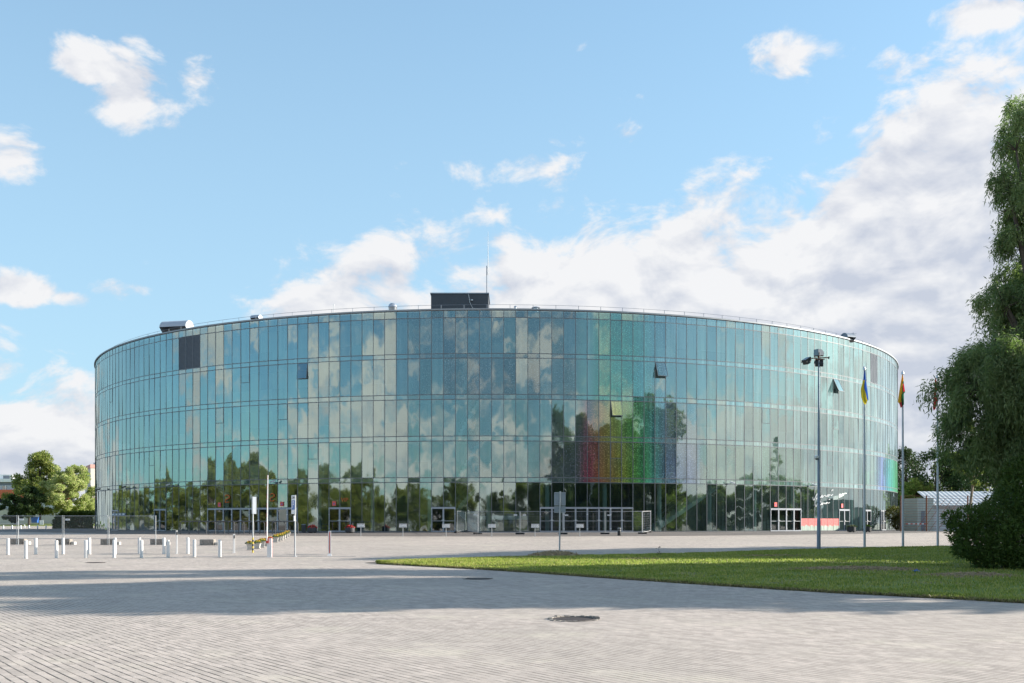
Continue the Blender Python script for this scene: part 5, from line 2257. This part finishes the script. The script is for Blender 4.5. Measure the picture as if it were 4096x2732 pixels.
# both borders as functions of a common parameter
def border(P, t):
    s = np.concatenate([[0], np.cumsum([(P[i + 1] - P[i]).length for i in range(len(P) - 1)])])
    s /= s[-1]
    return Vector((np.interp(t, s, [p.x for p in P]), np.interp(t, s, [p.y for p in P]), 0))


def lawn_z(x, y, w):
    return gz(y) + .012 + .07 * min(1, w * 5, (1 - w) * 5)


b = MB()
NT_, NW_ = 60, 12
vs = []
for i in range(NT_ + 1):
    a, c = border(lo, i / NT_), border(hi, i / NT_)
    for j in range(NW_ + 1):
        q = a.lerp(c, j / NW_)
        vs.append((q.x, q.y, lawn_z(q.x, q.y, j / NW_)))
b.mesh(vs, [(i * (NW_ + 1) + j, (i + 1) * (NW_ + 1) + j, (i + 1) * (NW_ + 1) + j + 1, i * (NW_ + 1) + j + 1) for i in range(NT_) for j in range(NW_)])
tag(b.build('lawn_ground', M['soil'], smooth=True), 'lawn wedge between the paving and the flagpoles', kind='structure')


def grass_blades(name, n, seed):
    r = np.random.default_rng(seed)
    T = r.uniform(0, 1, n) ** .9
    Wd = r.uniform(0, 1, n)
    k = int(n * .10)
    Wd[:k] = r.uniform(0, .03, k)
    Wd[k:int(k * 1.6)] = 1 - r.uniform(0, .03, int(k * 1.6) - k)
    s1 = np.concatenate([[0], np.cumsum([(lo[i + 1] - lo[i]).length for i in range(len(lo) - 1)])])
    s2 = np.concatenate([[0], np.cumsum([(hi[i + 1] - hi[i]).length for i in range(len(hi) - 1)])])
    A = np.stack([np.interp(T, s1 / s1[-1], LX), np.interp(T, s1 / s1[-1], LY)], 1)
    Bq = np.stack([np.interp(T, s2 / s2[-1], HX), np.interp(T, s2 / s2[-1], HY)], 1)
    XY = A + (Bq - A) * Wd[:, None] + r.normal(size=(n, 2)) * .03
    keep = (XY[:, 0] / XY[:, 1] < .56)
    # thin worn patches
    pn = np.sin(XY[:, 0] * 1.7 + 1.3 * np.sin(XY[:, 1] * .9)) * np.sin(XY[:, 1] * 2.3 + XY[:, 0] * .4)
    pn = pn + .35 * np.sin(XY[:, 0] * 5.1 + 2) * np.sin(XY[:, 1] * 4.3)
    keep &= (pn < .35) | (r.uniform(size=n) < .25)
    XY, Wd, pn = XY[keep], Wd[keep], pn[keep]
    n = len(XY)
    zz = np.interp(XY[:, 1], GK[:, 0], GK[:, 1]) + .012 + .07 * np.minimum(1, np.minimum(Wd, 1 - Wd) * 5)
    pos = np.stack([XY[:, 0], XY[:, 1], zz - .01], 1)
    ax = unit(np.stack([r.normal(size=n) * .35, r.normal(size=n) * .35, np.ones(n)], 1))
    sh = np.clip(r.normal(.5, .28, n) + .3 * pn, 0, 1)
    ob = leaf_mesh(name, pos, ax, .095, .03, sh, M['grass_blade'], None, seed, .1)
    return tag(ob, 'short bright green lawn grass on the wedge right of the plaza', 'grass', kind='stuff')


grass_blades('lawn_grass', 230000, 4)
r = np.random.default_rng(77)
nn_ = 9000
s1 = np.concatenate([[0], np.cumsum([(lo[i + 1] - lo[i]).length for i in range(len(lo) - 1)])])
tt = r.uniform(0, .62, nn_)
ex = np.interp(tt, s1 / s1[-1], LX) + r.normal(size=nn_) * .06
ey = np.interp(tt, s1 / s1[-1], LY) + np.abs(r.normal(size=nn_)) * .09 - .05 + .05 * np.sin(tt * 180)
ez = np.interp(ey, GK[:, 0], GK[:, 1])
fo = leaf_mesh('lawn_fringe', np.stack([ex, ey, ez], 1), unit(np.stack([r.normal(size=nn_) * .8, r.normal(size=nn_) * .8 - .3, np.ones(nn_)], 1)), .10, .03, r.uniform(0, 1, nn_),
               leaf_material('straw_blades', (.12, .09, .04), (.36, .29, .15), trans=.25), None, 6, .1)
tag(fo, 'straw coloured grass fringe along the lower lawn edge', 'dry grass', kind='stuff')


def hay(name, label, px, py, rx, ry, h, n, seed, mat='hay'):
    p = at(px, py)
    p.z += .05
    r = random.Random(seed)
    b = MB()
    if h > .12:
        vs = [(0, 0, h * .85)]
        nn = 14
        for q, zz in ((.4, .68), (.75, .35), (1.0, -.05)):
            for k in range(nn):
                a = 2 * math.pi * k / nn
                f = r.uniform(.85, 1.1)
                vs.append((rx * q * f * math.cos(a), ry * q * f * math.sin(a), h * zz * r.uniform(.8, 1.1)))
        fs = [(0, 1 + k, 1 + (k + 1) % nn) for k in range(nn)]
        for i in range(2):
            for k in range(nn):
                kk = (k + 1) % nn
                fs.append((1 + i * nn + k, 1 + (i + 1) * nn + k, 1 + (i + 1) * nn + kk, 1 + i * nn + kk))
        b.mesh(vs, fs)
    for _ in range(n):
        a, q = r.uniform(0, 2 * math.pi), math.sqrt(r.random())
        c = Vector((rx * q * math.cos(a), ry * q * math.sin(a), max(.01, h * (1 - q * q) * r.uniform(.7, 1.1))))
        d = Vector((r.uniform(-1, 1), r.uniform(-1, 1), r.uniform(-.25, .45))).normalized() * r.uniform(.08, .22)
        s = d.orthogonal().normalized() * .012
        b.mesh([c - d * .5 - s, c - d * .5 + s, c + d * .5 + s, c + d * .5 - s], [(0, 1, 2, 3)])
    o = b.build(name, M[mat])
    o.location = p
    tag(o, label, 'dry grass', None, 'stuff')


hay('dry_grass', 'brown heap of dry cut grass around the sign pole', 2218, 2229, 1.3, .8, .24, 900, 1)
hay('dry_grass', 'flat brown cut grass trailing left of the heap', 2040, 2238, 1.2, .5, .08, 300, 2)
hay('dry_grass', 'thin straw coloured cut grass on the sunlit lawn', 2560, 2246, 1.8, .6, .08, 800, 3)
hay('dry_grass', 'long swath of dry cut grass in the shade mid lawn', 3420, 2288, 2.6, 1.0, .13, 2200, 4)
hay('dry_grass', 'dry cut grass swath in front of the willow bush', 3880, 2315, 1.6, .7, .13, 1100, 5)
hay('dry_grass', 'scattered dry grass on the shaded lawn behind the swath', 3080, 2232, 2.4, .9, .08, 900, 6)
# dead stalks and a scrap of blue plastic
p = at(2632, 2229)
t = thing('dead_weed', 'dark withered weed standing on the far lawn edge', 'weed', p)
b = MB()
r = random.Random(2)
b.tube([(0, 0, 0), (.05, 0, .25), (.02, 0, .47)], [.01, .008, .004], 5)
for i in range(16):
    z = r.choice([.08, .12, .16, .2, .42, .46])
    c = Vector((r.uniform(-.12, .15), r.uniform(-.08, .08), z))
    d = Vector((r.uniform(-1, 1), r.uniform(-1, 1), r.uniform(-.6, .6))).normalized() * .08
    s = d.orthogonal().normalized() * .025
    b.mesh([c, c + d * .5 + s, c + d, c + d * .5 - s], [(0, 1, 2, 3)])
b.build('stalk', M['dead_plant'], t)
p = at(3667, 2298)
t = thing('plastic_scrap', 'crumpled dark blue plastic scrap on the shaded lawn', 'litter', p + Vector((0, 0, .07)))
b = MB()
r = random.Random(9)
n = 10
vs = [(0, 0, .10)] + [(.15 * math.cos(2 * math.pi * k / n) * r.uniform(.6, 1.2), .1 * math.sin(2 * math.pi * k / n) * r.uniform(.6, 1.2), r.uniform(0, .07)) for k in range(n)] + [(0, 0, -.02)]
b.mesh(vs, [(0, 1 + k, 1 + (k + 1) % n) for k in range(n)] + [(n + 1, 1 + (k + 1) % n, 1 + k) for k in range(n)])
b.build('scrap', M['sign_blue'], t)

# trees left of the arena
XL = lambda cx, D: xat(cx * .3507, D)
cone = lambda a, b_: (lambda q: (1 - a * max(0, q - b_) / (1 - b_)) * min(1, .4 + q * 2.3))
for lab, cx, D, ytop, rad, base, seed, nc, nl, lf, lm, bm, shp in [
        ('tall bushy tree with dark left side, left of the arena', 455, 224, 175, 5.6, 2.6, 21, 110, 26000, .36, 'leaf_broad', 'bark', cone(.80, .42)),
        ('bright olive tree with pale trunk behind the fence posts', 720, 218, 330, 4.0, 3.0, 22, 80, 20000, .34, 'leaf_light', 'bark_pale', cone(.6, .5)),
        ('rounded olive tree between the bushy tree and the drum', 885, 226, 335, 4.7, 2.2, 23, 80, 20000, .34, 'leaf_light', 'bark_pale', cone(.75, .5)),
        ('small grey green tree close to the left edge of the drum', 1085, 240, 545, 3.0, 2.0, 24, 40, 9000, .34, 'leaf_broad', 'bark_pale', None),
        ('low dark tree at the corner of the red building', 170, 222, 660, 2.6, .8, 25, 30, 6500, .34, 'leaf_dark', 'bark', None),
        ('dark shaded tree under the tall bushy one', 330, 214, 560, 3.6, 1.8, 26, 40, 10000, .34, 'leaf_dark', 'bark', None)]:
    zb_ = lawn2(XL(cx, D), D)
    crown_tree('maple_tree' if seed != 24 else 'birch_tree', lab, (XL(cx, D), D, zb_), up(1750 + ytop * .3507, D) - zb_, rad, base, seed, nc, nl, lf, M[lm], M[bm], shape=shp, csize=(.42, .8), trunk_r=.22)

# clipped hedge before the drum
D = 184
t = thing('hedge', 'wide rounded clipped hedge before the left edge of the drum', 'hedge', (XL(885, D), D, .44))
r = np.random.default_rng(31)
n = 16000
hw, hd, hh_ = (1115 - 655) * .3507 / 2 * D / F, 2.2, 3.1
u, w_, v_ = r.uniform(-1, 1, n), r.uniform(-1, 1, n), r.uniform(0, 1, n)
topz = hh_ * np.clip(1 - np.maximum(0, (-u - .45)) ** 2 * 1.4, .3, 1) * (1 + .06 * np.sin(u * 21) + .05 * np.sin(u * 37 + 1))
face = r.uniform(size=n)
y = np.where(face < .55, -hd + r.uniform(0, .5, n), w_ * hd)
z = np.where(face < .55, v_ * topz, topz - r.uniform(0, .3, n))
pos = np.stack([u * hw, y - .3 * np.sin(u * 9), np.maximum(.05, z)], 1)
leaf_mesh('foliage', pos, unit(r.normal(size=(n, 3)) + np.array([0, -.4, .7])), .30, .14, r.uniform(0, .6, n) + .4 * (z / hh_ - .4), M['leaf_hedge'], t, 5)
b = MB()
for i in range(9):
    x = -hw * .85 + i * hw * .21
    b.tube([(x, 0, 0), (x + .1, 0, 1.4), (x, 0, 2.3)], [.05, .04, .02], 5)
b.build('stems', M['bark'], t)

# buildings left
D = 285
t = thing('red_building', 'low grey building with an orange red band and a white roof box', 'building', (xat(0, D), D, ZB))
px_ = lambda x, y: (xat(x * .3507, D) - xat(0, D), up(1750 + y * .3507, D) - ZB)


def slab_px(name, x0, y0, x1, y1, dpth, mat, off=0.0, parent=None):
    X0, Z1 = px_(x0, y0)
    X1, Z0 = px_(x1, y1)
    b = MB()
    b.box(((X0 + X1) / 2, off + dpth / 2, (Z0 + Z1) / 2), (abs(X1 - X0), dpth, abs(Z1 - Z0)))
    return b.build(name, mat, parent if parent is not None else t)


M['corrugated'] = pmat('corrugated_grey', (.40, .43, .47), .5, .2, var=.06)
M['band_red'] = pmat('red_cladding', (.52, .13, .06), .6, var=.08)
M['upper_grey'] = pmat('upper_grey_cladding', (.17, .19, .22), .6, var=.06)
slab_px('wall', -500, 745, 700, 960, 14, M['corrugated'])
slab_px('red_band', -500, 595, 560, 693, 14.2, M['band_red'], -.4)
w0 = slab_px('window_strip', -500, 693, 600, 745, 13.8, M['dark_void'], .1)
for x in (-200, -80, 45, 170, 300, 430):
    slab_px('mullion', x - 3, 693, x + 5, 745, .1, M['white_metal'], -.1, w0)
slab_px('upper_storey', -500, 505, 330, 595, 12, M['upper_grey'], .6)
w1 = slab_px('upper_window', -60, 545, 160, 594, .2, M['corrugated'], .3)
for x in (-40, 60, 140):
    slab_px('mullion', x - 4, 545, x + 4, 594, .12, M['white_metal'], .2, w1)
slab_px('pane', 22, 552, 70, 594, .1, M['dark_glass'], .22, w1)
slab_px('roof_edge', -500, 470, 300, 507, 13, M['sign_white'], .1)
rb = slab_px('roof_box', -60, 420, 100, 472, 3, M['sign_white'], 1.5)
slab_px('grille', 8, 432, 78, 470, .1, M['upper_grey'], 1.4, rb)
slab_px('canopy', 60, 832, 150, 850, 2.5, M['upper_grey'], -2.4)
slab_px('doorway', 70, 850, 100, 945, .2, M['dark_void'], -.1)
slab_px('doorway', 25, 850, 48, 945, .2, M['upper_grey'], -.1)
D = 270
t = thing('chimney_post', 'dark green square post before the orange red band', 'post', (xat(115 * .3507, D), D, ZB))
b = MB()
h = up(1750 + 645 * .3507, D) - ZB
b.box((0, 0, h / 2), (.6, .6, h))
b.build('shaft', pmat('dark_green_paint', (.05, .10, .07), .6), t)

D = 340
t = thing('office_block', 'tall beige office block with a pink parapet behind the trees', 'building', (xat(960 * .3507, D), D, ZB))
px_ = lambda x, y: (xat(x * .3507, D) - xat(960 * .3507, D), up(1750 + y * .3507, D) - ZB)
X0, Z1 = px_(800, 310)
Xc, _ = px_(1062, 297)
X2, _ = px_(1500, 297)
fa, fb = Vector((X0, 12, 0)), Vector((Xc, -2, 0))
fc, fd = Vector((X2, 10, 0)), Vector((X0 + 14, 30, 0))
M['block_wall'] = pmat('beige_panels', (.50, .47, .41), .85, var=.05, scale=.2)
M['block_pink'] = pmat('pink_panels', (.47, .27, .23), .8, var=.06, scale=.2)
zp = px_(0, 350)[1]
quad = lambda z: [p + Vector((0, 0, z)) for p in (fa, fb, fc, fd)]
b = MB()
b.hexa(quad(0), quad(zp))
b.build('wall', M['block_wall'], t)
b = MB()
grow = [fa + Vector((-.2, 0, 0)), fb + Vector((0, -.25, 0)), fc + Vector((.2, 0, 0)), fd + Vector((0, .2, 0))]
b.hexa([p + Vector((0, 0, zp)) for p in grow], [p + Vector((0, 0, Z1)) for p in grow])
b.build('parapet', M['block_pink'], t)
for y in (440, 548):
    b = MB()
    z = px_(0, y)[1]
    u = (fb - fa).normalized()
    nn = Vector((u.y, -u.x, 0))
    q = [fa + u * 6 + nn * .1, fb + nn * .1, fb - nn * .1, fa + u * 6 - nn * .1]
    b.hexa([p + Vector((0, 0, z - .35)) for p in q], [p + Vector((0, 0, z + .1)) for p in q])
    b.build('ledge', M['upper_grey'], t)
u = (fc - fb).normalized()
nn = Vector((u.y, -u.x, 0))
for y in (350, 460, 570):
    for s in (1.9, 5.2, 8.5):
        z = px_(0, y)[1]
        q = [fb + u * s + nn * .05, fb + u * (s + 1.9) + nn * .05, fb + u * (s + 1.9) - nn * .3, fb + u * s - nn * .3]
        b = MB()
        b.hexa([p + Vector((0, 0, z - 2.3)) for p in q], [p + Vector((0, 0, z)) for p in q])
        w = b.build('window', M['corrugated'], t)
        q = [fb + u * (s + .15) + nn * .09, fb + u * (s + 1.75) + nn * .09, fb + u * (s + 1.75) + nn * .06, fb + u * (s + .15) + nn * .06]
        b = MB()
        b.hexa([p + Vector((0, 0, z - 2.1)) for p in q], [p + Vector((0, 0, z - .15)) for p in q])
        b.build('pane', M['dark_glass'], w)
for x in (985, 1040):
    X, Zz = px_(x, 275)
    b = MB()
    b.box((X, 8, (Z1 + Zz) / 2), (1.3, 1.3, Zz - Z1 + .2))
    b.build('chimney', M['corrugated'], t)
D = 262
t = thing('white_wall', 'long low white wall behind the tree trunks', 'wall', (XL(850, D), D, ZB))
b = MB()
b.box((0, 0, 2.2), (40, .4, 4.4))
b.build('wall', M['block_wall'], t)

# white shed on the right, its fence and the trees behind
D = 110
sx = lambda x: xat(3600 + x / 2.851, D)
szz = lambda y: up(1750 + y / 2.851, D) - ZB
t = thing('white_shed', 'long low white shed with a pale ribbed roof right of the arena', 'shed', (sx(362), D, ZB))
x0 = sx(362)
M['shed_wall'] = pmat('shed_wall', (.60, .62, .64), .6, var=.07, scale=.8)
M['shed_end'] = pmat('shed_end_panels', (.44, .50, .47), .6, var=.08, scale=.8)
M['shed_roof'] = pmat('shed_roof_sheet', (.50, .52, .54), .5, .3, var=.08, scale=1.0)
b = MB()
L_ = 22.0
he = szz(775)
hr = szz(713)
b.box((L_ / 2, 3.5, he / 2), (L_, 7, he))
b.build('wall', M['shed_wall'], t)
b = MB()
n = 46
vs, fs = [], []
for i in range(n * 2 + 1):
    x = L_ * i / (n * 2)
    dz = .05 if i % 2 else 0
    vs += [(x, -.3, he + .02 + dz), (x, 4.0, hr + 1.0 + dz)]
for i in range(n * 2):
    fs.append((i * 2, i * 2 + 2, i * 2 + 3, i * 2 + 1))
b.mesh(vs, fs)
b.box((L_ / 2, -.33, he - .05), (L_, .12, .14))
b.build('roof', M['shed_roof'], t)
b = MB()
xe = sx(180) - x0
b.box((xe / 2, 2.0, szz(690) / 2), (abs(xe), 5, szz(690)), m=0)
for i in range(5):
    b.box((xe * (i + .5) / 5, -.51, szz(690) / 2), (.03, .03, szz(690)))
e = b.build('end_block', M['shed_end'], t)
b = MB()
b.box((sx(240) - x0, -.53, szz(838) / 2), (.4, .06, szz(838)))
b.build('door', M['galv_dark'], e)
b = MB()
b.box((sx(730) - x0, -.05, szz(800)), (3.0, .1, .35))
b.build('vent_strip', M['galv'], t)

Df = 104
fz = lambda y: up(1750 + y / 2.851, Df) - ZB
fxx = lambda x: xat(3600 + x / 2.851, Df)
t = thing('wire_fence', 'rusty red fence posts strung with wires before the white shed', 'fence', (fxx(303), Df, ZB))
for x in (10, 303, 773, 1240):
    b = MB()
    b.tube([(fxx(x) - fxx(303), 0, 0), (fxx(x) - fxx(303), 0, fz(662))], .075, 8)
    b.build('post', M['rust'], t)
b = MB()
for y in list(range(725, 1065, 29)) + [668, 695]:
    b.tube([(fxx(10) - fxx(303), -.09, fz(y)), (fxx(1240) - fxx(303), -.09, fz(y))], .016, 4)
b.build('wire', M['rust'], t)
b = MB()
for x in (450, 530, 610, 700):
    b.tube([(fxx(x) - fxx(303), .3, fz(700)), (fxx(x) - fxx(303) - 2.2, .6, 0)], .02, 4)
b.build('brace_wire', M['rust'], t)
t = thing('barrier_tape', 'red and white barrier bar at the left end of the rusty fence', 'barrier', (fxx(165), Df - .4, ZB + fz(985)))
b = MB()
for i in range(9):
    a = (-115 + 230 * i / 9) / 2.851 * Df / F
    c = (-115 + 230 * (i + 1) / 9) / 2.851 * Df / F
    b.box(((a + c) / 2, 0, 0), (c - a, .03, .10), m=i % 2)
b.build('bar', [M['red_paint'], M['white_metal']], t)

bush('autumn_bush', 'yellowish brown shrub between the drum and the white shed', (xat(3632, 118), 118, ZB), [(-.9, 0, .9, 1.0), (.4, .2, 1.5, 1.2), (1.2, 0, .8, .9), (-1.5, .3, 1.9, .9), (.2, 0, 2.3, .7)], 41, 5200, .2, M['leaf_autumn'], wr=.6)
XR = lambda x, D: xat(3600 + x / 2.851, D)
for i, (x, D, h, rad, lab, mat) in enumerate([(60, 165, 12.5, 4.6, 'dark green tree just right of the arena edge', 'leaf_dark'), (-60, 190, 11, 5, 'dark tree partly hidden by the right edge of the arena', 'leaf_dark'), (240, 185, 8.2, 3.6, 'lower dark tree in the gap between drum and willow', 'leaf_dark'),
                                            (150, 150, 7.0, 3.2, 'light green small tree behind the shrub by the shed', 'leaf_broad'), (420, 150, 11.5, 4.4, 'dark tree behind the left end of the shed roof', 'leaf_dark'),
                                            (620, 155, 11.0, 4.6, 'yellow green tree behind the shed roof, seen under the willow', 'leaf_broad'), (860, 150, 12.0, 4.6, 'dark tree behind the middle of the shed roof', 'leaf_dark'), (1150, 150, 12.5, 5, 'tree behind the shed and the willow trunk', 'leaf_broad'), (330, 240, 10, 7, 'far dark wood edge tree right of the gap', 'leaf_dark')]):
    crown_tree('broadleaf_tree', lab, (XR(x, D), D, ZB - .1), h, rad, 1.2, 50 + i, 55, 7500, .34, M[mat], M['bark'], csize=(.55, 1.0))
crown_tree('birch_tree', 'thin pale birch trunk before the shed under the willow', (XR(822, 100), 100, ZB - .1), 11, 1.4, 4.5, 71, 20, 2500, .2, M['leaf_broad'], M['bark_pale'], trunk_r=.13)

# trees standing out of the frame: they throw the long shadows and are mirrored in the glass
GB = 'trees around the plaza mirrored in the glass'
LB = 'leafy tree outside the picture, seen only mirrored in the glass and by its shadow'
TA = crown_tree('shade_tree', LB, (24, 27, 0), 15, 5.2, 1.0, 81, 90, 15000, .55, M['leaf_broad'], M['bark'], group=GB, csize=(.6, 1.05))
TB = crown_tree('shade_tree', LB, (30, 33, 0), 17, 5.6, 1.0, 82, 90, 15000, .55, M['leaf_broad'], M['bark'], group=GB, csize=(.6, 1.05))
SHADE = [(28, 30.5, 1.0, 0), (32, 35, 1.05, 1), (38, 32.5, 1.15, 0), (42, 37, 1.2, 1), (33, 40.5, 1.0, 0), (47, 35, 1.25, 0)]
FAR = [(34, 53, .74, 0), (36, 60, .8, 1), (45, 57, 1.3, 0), (51, 61, 1.2, 1)]
rr = random.Random(12)
spots = []
for i in range(26):                                # behind the viewer
    spots.append((-95 + i * 7.4 + rr.uniform(-2, 2), -34 - rr.uniform(0, 14) - (6 if i % 3 == 0 else 0), rr.uniform(.5, .85), i % 2))
for i in range(16):                                # along the left side
    spots.append((-78 - rr.uniform(0, 18) - i * 1.6, -26 + i * 7.6, rr.uniform(.55, .85), i % 2))
for i in range(14):                                # far left, beyond the lane
    spots.append((-88 - i * 4.5 - rr.uniform(0, 14), 92 + i * 8.0, rr.uniform(.42, .6), i % 2))
for i in range(22):                                # along the right side
    spots.append((74 + rr.uniform(0, 14), -44 + i * 7.2, rr.uniform(.40, .55), i % 2))
for i, (x, y, s, v) in enumerate(SHADE + FAR + spots):
    src = (TA, TB)[v]
    if i < 2:
        o = (TA, TB)[i]
        o.location = (x, y, gz(y))
        o.rotation_euler.z = i * 2.1
        o.scale = (s,) * 3
    else:
        wide = 1.0 if i < len(SHADE) + len(FAR) else rr.uniform(1.25, 1.6) * (1.5 if x > 60 else 1)
        o = dup(src, (x, y, gz(y)), rr.uniform(0, 6.2), None, (s * wide, s * wide, s * rr.uniform(.8, 1.1)))
